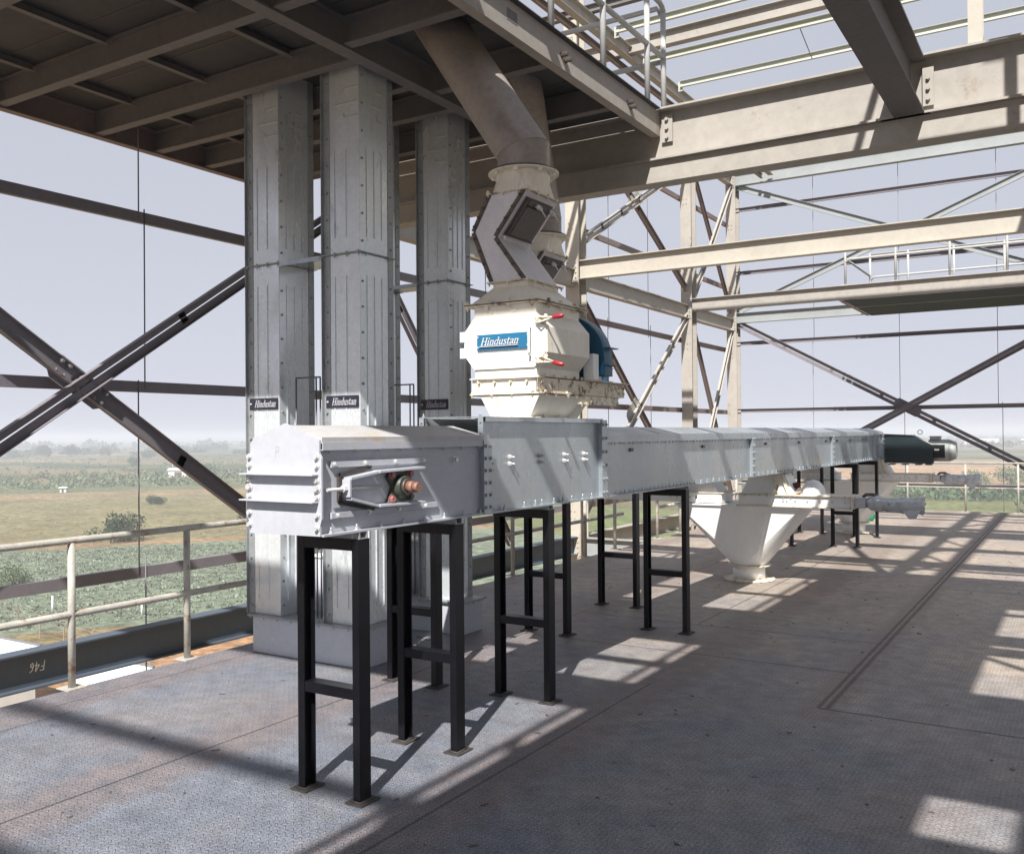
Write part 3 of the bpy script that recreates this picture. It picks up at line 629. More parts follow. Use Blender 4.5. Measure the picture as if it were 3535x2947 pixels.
# ------------------------------------------------------------------ chain conveyors
def conveyor(lab, org, rz, full=True):
    """local frame: x to -width on the left, y along, z above floor"""
    t = thing('chain_conveyor', lab, 'conveyor', org, None, rz)
    W = .389; zb, zt, zr = 1.262, 1.664, 1.748
    B = lambda n, mb, m, p=t, bv=0: build(n, mb, m, p, local=True, bevel=bv)
    def trough(y0, y1, mat, n):
        c = B('trough', MB().box(-W,0,y0+.0005,y1-.0005,zb,zt), mat, t, .002)
        B('bottom_flange', MB().box(-W-.034,-W-.0005,y0,y1,zb-.004,zb), mat, c)
        mb = MB().box(0.0005,.034,y0,y1,zb-.004,zb).box(.0005,.034,y0,y1,zb-.0095,zb-.0045)
        k = max(4, int((y1-y0)/.15))
        for i in range(k):
            yy = y0+.06+i*(y1-y0-.1)/max(1,k-1); mb.stud((.018,yy,zb),(0,0,1),.0075,.022)
        B('bottom_flange', mb, mat if mat != lidpaint else galv, c)
        mb = MB().box(.0005,.030,y0,y1,zt-.03,zt-.026).box(.026,.030,y0,y1,zt-.0258,zt+.004)
        B('top_flange', MB().box(-W-.03,-W-.0005,y0,y1,zt-.03,zt-.026), mat, c)
        for i in range(k):
            yy = y0+.06+i*(y1-y0-.1)/max(1,k-1); mb.stud((.015,yy,zt-.03),(0,0,-1),.006,.012); mb.bolt((.018,yy,zt-.002),(0,0,1),.007,.008)
        B('top_flange', mb, mat, c)
        return c
    def lid(y0, y1, mat):
        sec = [(.024,zt+.001),(.024,zt+.028),(-W/2,zr),(-W-.024,zt+.028),(-W-.024,zt+.001)]
        c = B('lid', MB().prism([(x,y0+.001,z) for x,z in sec],(0,y1-y0-.002,0)), mat)
        yy = y0+1.0
        while yy < y1-.3:
            mb = MB().prism([(x+.001*(1 if x>-W/2 else -1),yy,z+.0025) for x,z in sec[1:4]]+[(-W/2,yy,zr-.01)],(0,.02,0)); yy += 1.15
            B('lid_seam', mb, mat, c)
        return c
    def joint(y, z1=zt):
        mb = MB()
        for s_ in (-.0325,.0005):
            mb.box(.0005,.036,y+s_+.015,y+s_+.03,zb-.01,z1+.0)
        mb.box(.032,.0365,y-.03,y+.05,zb-.012,z1+.002)
        k = 6
        for i in range(k):
            for dy in (-.012,.034): mb.bolt((.0365,y+dy,zb+.03+i*(z1-zb-.06)/(k-1)),(1,0,0),.0085,.009)
        B('joint_flange', mb, galv, t)
    trough(0,1.295,greypaint,0); lid(0,1.295,lidpaint)
    # ---- end plate
    ep = [(-W-.035,1.262),(-W-.035,1.30),(-W-.055,1.33),(-W-.055,1.6),(-W-.03,1.61),(-W-.03,1.665),(-W+.0,1.69),(-W/2,1.757),(0,1.69),(.018,1.68),(.018,1.62),(.03,1.6),(.03,1.33),(.02,1.30),(.02,1.255),(-W-.035,1.25)]
    e = B('end_plate', MB().prism([(x,-.0105,z) for x,z in ep],(0,.01,0)), greypaint)
    for z in (1.402,1.522): B('stiffener', MB().box(-W-.065,.012,-.05,-.0115,z,z+.007), greypaint, e, .001)
    for side in (-W-.033,.004):
        for z in (1.29,1.345,1.425,1.465,1.5,1.565,1.605):
            if z == 1.465: B('bolt', MB().bolt((side,-.011,z),(0,-1,0),.0145,.014), boltm, e)
            else: B('bolt', MB().bolt((side,-.011,z),(0,-1,0),.0105,.012), boltm, e)
    mb = MB(); lettering(mb, 'P', (-.26,-.0108,1.60),(1,0,0),(0,0,1),.055,shear=.1,depth=.0006); B('scratch_mark', mb, lidpaint, e)
    # ---- take-up on the side
    tk = B('take_up', MB().box(.0005,.014,.07,.80,1.555,1.585).box(.0005,.014,.07,.86,1.325,1.352), greypaint, t, .001)
    for yy in (.09,.30,.52,.74):
        B('bolt', MB().bolt((.014,yy,1.57),(1,0,0),.009,.009), boltm, tk); B('bolt', MB().bolt((.014,yy+.02,1.338),(1,0,0),.009,.009), boltm, tk)
    fr = []   # tapered U bracket
    def strip(a, b, x0_=.001, x1_=.075, w=.012):
        a, b = V((0,)+a), V((0,)+b); d = (b-a).normalized(); n = V((1,0,0)).cross(d)*w*.5
        return [V((x0_,0,0))+a-n, V((x0_,0,0))+b-n, V((x0_,0,0))+b+n, V((x0_,0,0))+a+n]
    mb = MB()
    segs = [((.70,1.535),(.35,1.527)),((.34,1.525),(.15,1.503)),((.145,1.50),(.145,1.42)),((.15,1.412),(.34,1.368)),((.35,1.366),(.70,1.362))]
    for a, b in segs: mb.prism(strip(a,b),(.06,0,0))
    B('u_bracket', mb, greypaint, tk, .001)
    mb = MB()
    for a, b in [((.34,1.55),(.13,1.52)),((.125,1.515),(.125,1.40)),((.13,1.395),(.36,1.352))]: mb.prism(strip(a,b,.001,.02,.016),(.016,0,0))
    B('bracket_rim', mb, footm, tk)
    B('slide_plate', MB().box(.0005,.006,.155,.5,1.375,1.52), greypaint, tk)
    mb = MB().tube([(.035,.02,1.458),(.035,.40,1.458)],.008,10); mb.cyl((.035,.118,1.458),(.035,.137,1.458),.017,n=6,smooth=False); mb.cyl((.035,.152,1.458),(.035,.168,1.458),.017,n=6,smooth=False)
    B('adjusting_screw', mb, boltm, tk)
    by, bz_ = .545, 1.447
    bb = B('bearing', MB().prism([(.007,by+x,bz_+z) for x,z in [(-.10,-.075),(.085,-.07),(.09,-.045),(.05,0),(.088,.05),(.085,.076),(-.075,.08),(-.1,.05),(-.06,0)]],(.022,0,0)).cyl((.029,by,bz_),(.06,by,bz_),.062,.052,n=22), greenb, t, .002)
    for dy, dz in ((-.075,.06),(.065,.062),(-.075,-.057),(.068,-.052)): B('bolt', MB().bolt((.029,by+dy,bz_+dz),(1,0,0),.0155,.014), pinkbolt if (dy,dz)!=(.068,-.052) else boltdark, bb)
    B('collar', MB().cyl((.06,by,bz_),(.075,by,bz_),.04,n=20), boltdark, bb)
    B('shaft', MB().cyl((.075,by,bz_),(.11,by,bz_),.028,n=18).cyl((.11,by,bz_),(.14,by,bz_),.024,n=18).cyl((.1405,by,bz_),(.141,by,bz_),.007,n=8), rustm, bb)
    B('side_bolt', MB().bolt((0,1.03,1.565),(1,0,0),.013,.02), boltm, t)
    # ---- inlet box
    y0, y1, zt2 = 1.296, 2.76, 1.80
    mb = MB().box(-.003,0,y0,y1,zb,zt2).box(-W,-W+.003,y0,y1,zb,zt2).box(-W+.0035,-.0035,y1-.003,y1,zb,zt2).box(-W+.0035,-.0035,y0,y1-.0035,zb,zb+.003).box(-W+.0035,-.0035,y0,y0+.003,zb,zt)
    ib = B('inlet_box', mb, galv)
    mb = MB().box(.0005,.03,y0,y1,zt2-.004,zt2).box(.027,.03,y0,y1,zt2-.028,zt2-.0045).box(-W-.03,-W-.0005,y0,y1,zt2-.004,zt2).box(-W-.03,.03,y0-.028,y0-.0005,zt2-.004,zt2).box(-W,0,y0+.35,y1,zt2-.003,zt2-.0002)
    for x in (-W-.03,-.004): mb.box(x,x+.034,y0-.03,y0-.0265,zt+.03,zt2-.0045)
    for x in (-W-.013,.013):
        for z in (1.71,1.77): mb.bolt((x,y0-.03,z),(0,-1,0),.006,.004)
    mb.stud((.0,y0-.012,zt2),(0,0,1),.008,.015).stud((-W-.01,y0-.012,zt2),(0,0,1),.008,.015)
    B('top_frame', mb, galv, ib)
    B('chute_liner', MB().prism([(-W+.02,y0+.02,1.795),(-.06,y0+.02,1.79),(-.04,y0+.28,1.68),(-W+.02,y0+.28,1.68)],(0,.0,-.004)), galv_dark, ib)
    mb = MB().box(.0005,.034,y0,y1,zb-.004,zb).box(.0005,.034,y0,y1,zb-.0095,zb-.0045)
    for yy in (1.38,1.5,1.72,1.85,1.93,2.08,2.2,2.32,2.47,2.6): mb.stud((.018,yy,zb),(0,0,1),.0085,.028)
    B('bottom_flange', mb, galv, ib)
    for yy in (.12,.34,.70,1.00,1.27):
        for z in ((1.565,1.525) if yy != .12 else (1.535,1.495)): B('stud_bolt', MB().stud((0,y0+yy-.05,z),(1,0,0),.012,.032), boltm, ib)
    joint(1.296); joint(2.76,1.79)
    # ---- galvanised run
    ys = [2.76,6.1,9.48,12.22,12.9]
    for i, (a, b) in enumerate(zip(ys, ys[1:])):
        trough(a, b, galv, i)
        if i: joint(a)
    lid(2.79, 12.9, galv)
    mb = MB()
    for yy in (3.25,4.75,6.6,7.9,9.2,9.8,10.6,11.4): mb.box(.0005,.012,yy,yy+.05,zt-.10,zt-.075)
    B('latch', mb, boltdark, t)
    joint(12.9)
    return t
RZ = -math.atan2(.085, 12.9)
c1 = conveyor('long front conveyor with a grey painted head and galvanised troughs running away to the right', (-2.885,3.03,0), RZ)
# drive at its far end
dg = [(-2.79,1.19),(-2.79,1.655),(-2.36,1.635),(-2.04,1.46),(-2.04,1.18)]
inv = Matrix.Translation((-2.885,3.03,0)) @ Matrix.Rotation(RZ,4,'Z'); inv = inv.inverted()
def CB(n, mb, m, p): 
    mb.v = [tuple(inv @ V(q)) for q in mb.v]; return build(n, mb, m, p, local=True)
g = CB('drive_guard', MB().prism([(x,15.97,z) for x,z in dg],(0,.16,0)), drivem, c1)
mb = MB(); mb.box(-2.36,-2.04,15.96,15.965,1.1755,1.18)
for x in (-2.7,-2.5,-2.3,-2.15): mb.box(x,x+.09,15.95,16.15,1.155,1.172)
CB('foot_brackets', mb, drivem, g)
mb = MB(); mb.prism([(-2.33,16.0,1.64),(-2.05,16.0,1.485),(-2.05,16.0,1.475),(-2.33,16.0,1.63)],(0,.1,0)); CB('top_strip', mb, pale, g)
mt = CB('motor', MB().cyl((-2.12,16.2,1.385),(-1.82,16.2,1.385),.175,n=28).cyl((-1.82,16.2,1.385),(-1.72,16.2,1.385),.175,.13,n=28), motorm, c1)
mb = MB().box(-2.1,-1.87,16.012,16.03,1.27,1.48)
for i in range(9): mb.box(-2.1,-1.87,16.002,16.012,1.275+i*.023,1.283+i*.023)
CB('cooling_grille', mb, grill, mt)
CB('rating_plate', MB().box(-2.02,-1.95,15.998,16.0015,1.385,1.412), lettm, mt)
CB('terminal_box', MB().box(-2.1,-1.95,16.13,16.27,1.555,1.60).box(-2.11,-1.94,16.12,16.28,1.60,1.615), motorm, mt)
mb = MB(); mb.tube([(-2.24+.035*math.cos(a*math.pi/6),16.1,1.68+.035*math.sin(a*math.pi/6)) for a in range(13)],.007,8); CB('lifting_eye', mb, boltm, mt)
c2 = conveyor('chain conveyor standing behind the front one, mostly hidden by it', (-3.765,4.80,0), RZ*.0)

# ------------------------------------------------------------------ magnetic separators, chutes and pipes
def separator(lab, dx, dy, sign=True):
    t = thing('drum_separator', lab, 'separator', (-3.07+dx,5.2+dy,1.80), None)
    def B(n, mb, m, p=t, bv=0):
        mb.v = [(x+dx,y+dy,z) for x,y,z in mb.v]; return build(n, mb, m, p, bevel=bv)
    ya, yb = 4.93, 5.50; xc = -3.098
    rect = lambda x0,x1,y0,y1,z: [(x0,y0,z),(x1,y0,z),(x1,y1,z),(x0,y1,z)]
    # outlet cone
    B('outlet_cone', MB().loft([rect(-3.216,-2.93,4.95,5.447,1.805), rect(-3.29,-2.85,4.935,5.5,1.945)]), cream)
    mb = MB().box(-3.25,-2.9,4.925,5.48,1.8015,1.808)
    for x in (-3.2,-3.05,-2.93): mb.stud((x,4.935,1.808),(0,0,1),.008,.012)
    for y in (5.1,5.3,5.44): mb.stud((-2.91,y,1.808),(0,0,1),.008,.012)
    B('outlet_flange', mb, creamstain)
    B('gasket', MB().box(-3.36,-2.845,4.928,5.52,1.9455,1.9505), darkflange)
    # base frame of two channels with end plates
    fr = B('base_frame', MB().box(-3.355,-2.88,4.945,4.951,1.957,2.05).box(-3.365,-2.85,4.925,5.0,1.951,1.957).box(-3.365,-2.85,4.925,5.0,2.0505,2.057), cream, t)
    for x, sg in ((-2.86,-1),(-3.31,1)):
        mb = MB().beam((x,4.93,2.004),(x,6.19,2.004), pC(.094,.05,.006,-sg*-1 if sg>0 else -1)); 
        for yy in (4.98,5.62,6.10,6.17):
            for z in (1.985,2.025): mb.bolt((x if sg<0 else x, yy, z),(1,0,0),.009,.008)
        B('channel', mb, creamstain, fr)
    mb = MB()
    for x in (-3.30,-3.18,-3.06,-2.94): mb.bolt((x,4.945,2.03),(0,-1,0),.008,.018)
    for x in (-3.35,-3.2,-3.05,-2.9): mb.stud((x,4.935,1.951),(0,0,-1),.009,.016); mb.bolt((x,4.935,1.957),(0,0,1),.009,.012)
    for y in (5.0,5.12,5.28,5.4,5.5): mb.stud((-2.835,y,1.951),(0,0,-1),.009,.016); mb.bolt((-2.845,y,1.958),(0,0,1),.009,.014); mb.bolt((-2.85,y,2.057),(0,0,1),.009,.014)
    B('frame_bolts', mb, boltdark if not sign else creamstain, fr)
    # body: octagonal profile extruded along y
    oc = [(-3.327,2.058),(-2.868,2.058),(-2.868,2.11),(-2.79,2.20),(-2.79,2.36),(-2.868,2.452),(-2.868,2.515),(-3.327,2.515),(-3.327,2.452),(-3.403,2.36),(-3.403,2.20),(-3.327,2.11)]
    body = B('body', MB().prism([(x,ya,z) for x,z in oc],(0,yb-ya,0)), cream, t, .003)
    dr = [(-3.322,2.112),(-2.874,2.112),(-2.795,2.205),(-2.795,2.355),(-2.876,2.43),(-3.30,2.43),(-3.398,2.355),(-3.398,2.205)]
    d = B('door', MB().prism([(x,ya-.0125,z) for x,z in dr],(0,.012,0)), white, body, .002)
    B('handle', MB().tube([(-2.90,ya-.013,2.36),(-2.895,ya-.045,2.355),(-2.893,ya-.05,2.33),(-2.893,ya-.05,2.21),(-2.895,ya-.045,2.19),(-2.90,ya-.013,2.185)],.007,8), white, d)
    B('hinge', MB().box(-3.43,-3.39,ya-.016,ya-.0005,2.295,2.36).box(-3.43,-3.39,ya-.016,ya-.0005,2.19,2.255), white, d)
    pl = B('nameplate', MB().box(-3.292,-2.906,ya-.026,ya-.0131,2.232,2.332), bluem, d, .002)
    mb = MB(); lettering(mb, 'Hindustan', (-3.262,ya-.026,2.262),(1,0,0),(0,0,1),.048,width=.30,shear=.3,depth=.006,underline=True)
    B('lettering', mb, lettm, pl)
    mb = MB()
    for x in (-3.285,-2.913):
        for z in (2.25,2.315): mb.bolt((x,ya-.026,z),(0,-1,0),.005,.003)
    B('screw', mb, boltm, pl)
    for z0, sl in ((2.40,.012),(2.155,-.03)):
        tg = B('toggle_clamp', MB().tube([(-2.86,ya-.02,z0+.01),(-2.80,ya-.05,z0+.012),(-2.73,ya-.02,z0+sl*.6)],.006,8).tube([(-2.86,ya-.02,z0-.02),(-2.81,ya-.055,z0-.02),(-2.74,ya-.02,z0+sl*.6)],.0055,8).box(-2.845,-2.80,ya-.04,ya-.005,z0-.018,z0+.022).cyl((-2.79,ya-.03,z0-.02),(-2.78,ya-.03,z0+.03),.011,n=8), creamstain, body)
        B('grip', MB().tube([(-2.745,ya-.02,z0+sl*.6),(-2.735,ya-.02,z0+sl*.65),(-2.705,ya-.018,z0+sl),(-2.675,ya-.016,z0+sl*1.2),(-2.665,ya-.015,z0+sl*1.25)],[.006,.012,.0145,.0135,.006],12), red, tg)
    for x in (-3.19,-3.02):
        for z in (2.475,2.49): B('plug', MB().bolt((x-.03*(z>2.48),ya,z),(0,-1,0),.007,.004), cream, body)
    # top flange pair + transition
    mb = MB().box(-3.392,-2.835,4.90,5.575,2.5155,2.5215).box(-3.392,-2.835,4.90,5.575,2.5295,2.5355)
    B('gasket', MB().box(-3.389,-2.838,4.903,5.572,2.5217,2.5293), darkflange)
    for x in (-3.37,-3.22,-3.06,-2.89): mb.stud((x,4.915,2.5155),(0,0,-1),.011,.02); mb.bolt((x,4.915,2.5355),(0,0,1),.011,.014)
    for y in (5.06,5.22,5.4,5.55): mb.stud((-2.85,y,2.5155),(0,0,-1),.011,.02); mb.bolt((-2.85,y,2.5355),(0,0,1),.011,.014)
    B('top_flange', mb, creamstain)
    B('transition', MB().loft([rect(-3.35,-2.868,4.93,5.53,2.536), rect(-3.225,-2.968,5.0,5.395,2.64), rect(-3.225,-2.968,5.0,5.395,2.668)]), cream)
    mb = MB().box(-3.255,-2.94,4.965,5.425,2.6685,2.6745)
    for x in (-3.24,-3.1,-2.955): mb.stud((x,4.975,2.6685),(0,0,-1),.009,.016)
    for y in (5.05,5.17,5.3,5.41): mb.stud((-2.95,y,2.6685),(0,0,-1),.009,.016)
    B('upper_flange', mb, creamstain)
    # drive: belt guard, motor block
    gs = [(-3.38,2.09),(-2.76,2.09)] + [(-3.07+.31*math.cos(a*math.pi/14),2.215+.30*math.sin(a*math.pi/14)) for a in range(0,15)]
    gd = B('belt_guard', MB().prism([(x,5.66,z) for x,z in gs],(0,.13,0),True), blued, t, .003)
    B('guard_panel', MB().prism([(-2.80,5.652,2.10),(-2.765,5.652,2.10),(-2.765,5.652,2.19),(-2.785,5.652,2.15)],(0,.006,0)), bluel, gd)
    B('guard_tab', MB().box(-2.76,-2.72,5.66,5.80,2.275,2.282).box(-2.76,-2.725,5.66,5.8,2.16,2.165), blued, gd)
    mm = B('bearing_block', MB().box(-2.865,-2.785,5.55,5.63,2.058,2.235), white, t, .006)
    B('motor_foot', MB().box(-2.90,-2.83,5.68,5.76,2.058,2.10), cream, mm)
    B('base_plate', MB().box(-3.3,-2.81,5.56,6.2,2.0515,2.0575), creamstain, mm)
    B('motor', MB().cyl((-3.08,5.82,2.18),(-3.08,6.12,2.18),.12,n=20), blued, mm)
    return t
separator('white drum separator on the front conveyor with a blue nameplate and red handled clamps', 0, 0)
separator('second drum separator, mostly hidden behind the front one', -.88, 1.77)

def chute(lab, dx, dy):
    t = thing('inspection_chute', lab, 'chute', (-3.1+dx,5.19+dy,2.675), None)
    def B(n, mb, m, p=t, bv=0):
        mb.v = [(x+dx,y+dy,z) for x,y,z in mb.v]; return build(n, mb, m, p, bevel=bv)
    ya, yb = 4.98, 5.405
    pr = [(-3.218,2.678),(-2.973,2.678),(-3.196,2.962),(-2.968,3.236),(-3.227,3.236),(-3.356,3.012)]
    pr = [(-3.218,2.678),(-2.973,2.678),(-3.186,2.962),(-2.968,3.236),(-3.227,3.236),(-3.356,3.012)]
    el = B('elbow', MB().prism([(x,ya,z) for x,z in pr],(0,yb-ya,0)), chutem)
    # edge angles with bolts along the profile of the near face
    mb = MB()
    for a, b in zip(pr, pr[1:]+pr[:1]):
        A, Bq = V((a[0],ya,a[1])), V((b[0],ya,b[1])); d = (Bq-A).normalized(); n = V((0,1,0)).cross(d)   # outward
        if abs(d.z) < .05: continue
        o_ = n*.003
        ctr = V((-3.13,ya,2.96))
        if (A+Bq).dot(n)/2 - ctr.dot(n) < 0: n = -n
        mb.prism([A+n*.002+V((0,-.006,0)), Bq+n*.002+V((0,-.006,0)), Bq+n*.022+V((0,-.006,0)), A+n*.022+V((0,-.006,0))],(0,.005,0))
        mb.prism([A-n*.008+V((0,-.003,0)), Bq-n*.008+V((0,-.003,0)), Bq+n*.0015+V((0,-.003,0)), A+n*.0015+V((0,-.003,0))],(0,.0028,0))
        k = 4
        for i in range(k): mb.stud(A+(Bq-A)*((i+.5)/k)+n*.012+V((0,-.006,0)),(0,-1,0),.008,.012)
    B('edge_angle', mb, darkflange, el)
    # inspection hatch on the face that looks down to the right
    A, Bq = V((-3.186,ya,2.962)), V((-2.968,ya,3.236)); d = (Bq-A).normalized(); n = V((d.z,0,-d.x))
    Ln = (Bq-A).length
    def slab(u0,u1,y0,y1,h0,h1):
        return [A+d*u0+n*h0+V((0,y0-ya,0)), A+d*u1+n*h0+V((0,y0-ya,0)), A+d*u1+n*h0+V((0,y1-ya,0)), A+d*u0+n*h0+V((0,y1-ya,0))], n*(h1-h0)
    hatch = B('hatch', MB().prism(*slab(.03,Ln-.035,5.03,5.36,.0006,.012)), doorm)
    B('hatch_cover', MB().prism(*slab(.05,Ln-.09,5.06,5.33,.0125,.03)), doorm, hatch, .002)
    B('hatch_frame', MB().prism(*slab(.035,.045,5.04,5.35,.0125,.028)).prism(*slab(.045,Ln-.04,5.04,5.05,.0125,.028)), darkflange, hatch)
    B('hatch_bar', MB().prism(*slab(Ln-.075,Ln-.045,5.05,5.34,.0125,.05)), doorm, hatch)
    for y in (5.12,5.29):
        q = A+d*(Ln-.06)+n*.05+V((0,y-ya,0))
        B('wing_nut', MB().cyl(q,q+n*.03,.016,n=10).cyl(q+n*.03,q+n*.045,.013,n=6).tube([q+n*.04,q+n*.07-d*.03+V((0,.05,0))],.005,6), boltm, hatch)
    q = A+d*.02+n*.02+V((0,.05,0)); B('knob', MB().ico(q,.014,.014,.014,10,8), lettm, hatch)
    # flanges
    mb = MB().box(-3.25,-2.945,4.96,5.425,3.2365,3.2425)
    for x in (-3.24,-3.13,-3.02): mb.stud((x,4.97,3.2365),(0,0,-1),.008,.012)
    for y in (5.0,5.12,5.24,5.36): mb.stud((-2.952,y,3.2365),(0,0,-1),.008,.012); mb.bolt((-2.952,y,3.2425),(0,0,1),.008,.01)
    for x in (-3.24,-2.955): mb.bolt((x,4.97,3.2425),(0,0,1),.011,.016)
    B('square_flange', mb, creamstain)
    c = (-3.105,5.19); n_ = 28
    sq = []; ci = []; ci2 = []
    for i in range(n_):
        a = 2*math.pi*i/n_; x, y = math.cos(a), math.sin(a); m = max(abs(x)/.137, abs(y)/.205)
        sq.append((c[0]+x/m, c[1]+y/m, 3.243)); ci.append((c[0]+x*.175, c[1]+y*.175, 3.375)); ci2.append((c[0]+x*.172,c[1]+y*.172,3.40))
    B('square_to_round', MB().loft([sq,ci,ci2],True,False), cream)
    mb = MB().cyl((c[0],c[1],3.392),(c[0],c[1],3.400),.232,n=36)
    for i in range(8): mb.bolt((c[0]+.205*math.cos(i*math.pi/4+.3),c[1]+.205*math.sin(i*math.pi/4+.3),3.392),(0,0,-1),.014,.014)
    B('round_flange', mb, cream)
    B('gasket_ring', MB().cyl((c[0],c[1],3.4005),(c[0],c[1],3.408),.228,n=36), darkflange)
    return t
chute('bent sheet metal chute with a dark inspection hatch on top of the front separator', 0, 0)
chute('bent chute with a dark inspection hatch partly hidden behind the front one', -.88, 1.77)
def pipe(lab, pts, r):
    P_ = []
    for i in range(len(pts)-1):
        P_.append(pts[i])
    P_.append(pts[-1])
    t = thing('down_pipe', lab, 'pipe', pts[0])
    mb = MB(); n_ = 36; pp = [V(q) for q in pts]
    prev = None; tan = [(b_-a_).normalized() for a_, b_ in zip(pp, pp[1:])]
    ax = tan[0].orthogonal().normalized()
    for i, d in enumerate(tan):
        ax = (ax - d*ax.dot(d)).normalized(); bx = d.cross(ax); loops = []
        for j, c in ((i, pp[i]), (i+1, pp[i+1])):
            nb_ = [tan[k] for k in (j-1, j) if 0 <= k < len(tan)]
            nrm = sum(nb_, V((0,0,0))).normalized(); lp = []
            for k in range(n_):
                q = c + (ax*math.cos(2*math.pi*k/n_)+bx*math.sin(2*math.pi*k/n_))*r
                lp.append(q - d*((q-c).dot(nrm)/d.dot(nrm)))
            loops.append(lp)
        mb.loft(loops, False, True)
        if i: mb.tube([q for q in loops[0]]+[loops[0][0]], .0035, 5)      # weld bead at the mitre
    build('tube', mb, pipem, t)
    p = V(pts[-1]); d = (V(pts[-1])-V(pts[-2])).normalized()
    build('collar', MB().cyl(V(pts[0])+V((0,0,.001)), V(pts[0])+V((0,0,.012)), r+.03, n=30), darkflange, t)
    return t
pipe('thick brown steel pipe slanting down from the upper deck onto the front chute', [(-3.105,5.19,3.409),(-3.105,5.19,3.545),(-3.87,5.24,4.66)], .172)
pipe('steel pipe coming down behind the slanting one to the rear chute', [(-3.985,6.96,3.409),(-3.985,6.96,3.56),(-3.88,6.42,4.66)], .172)

# ------------------------------------------------------------------ collecting hoppers with slide gates
def hopper(lab, y0, gl, wrapl):
    ya, yb = y0, y0+.75
    t = thing('collecting_hopper', lab, 'hopper', (-3.3,y0+.4,0))
    B = lambda n, mb, m, p=t, bv=0: build(n, mb, m, p, bevel=bv)
    cx, cy = -3.31, y0+.40; n_ = 28; sq = []; ci = []
    hx0, hx1 = -4.05, -2.62; rx = max(cx-hx0, hx1-cx)
    sq = []
    for i in range(n_):
        a = 2*math.pi*(i+.5)/n_; x, y = math.cos(a), math.sin(a); m = max(abs(x)/((hx1-cx) if x > 0 else (cx-hx0)), abs(y)/(.375))
        sq.append((cx+x/m, cy+y/m, .87)); ci.append((cx+x*.20, cy+y*.20, .185))
    mb = MB(); z0, z1, rr_ = .87, .185, .20
    cs = [(hx0,ya+.025,z0),(hx1,ya+.025,z0),(hx1,yb+.025,z0),(hx0,yb+.025,z0)]
    cp = lambda a: (cx+rr_*math.cos(a), cy+rr_*math.sin(a), z1)
    for k in range(4):
        a0 = -math.pi/2 + k*math.pi/2            # middle of side k
        mb.add([cs[k], cs[(k+1)%4], cp(a0)], [(0,1,2)])
        m_ = 10; arc = [cp(a0+math.pi/2*i/m_) for i in range(m_+1)]
        mb.add([cs[(k+1)%4]]+arc, [(0,i+1,i+2) for i in range(m_)], True)
    B('cone', mb, white)
    B('rim', MB().box(hx0-.02,hx1+.02,ya+.005,yb+.045,.8705,.882), white)
    nk = B('neck', MB().cyl((cx,cy,.02),(cx,cy,.183),.18,n=28), white)
    B('neck_flange', MB().cyl((cx,cy,.165),(cx,cy,.18),.245,n=28).cyl((cx,cy,.1805),(cx,cy,.184),.20,n=28), creamstain, nk)
    B('floor_ring', MB().cyl((cx,cy,.001),(cx,cy,.02),.29,n=32), creamstain, nk)
    return t
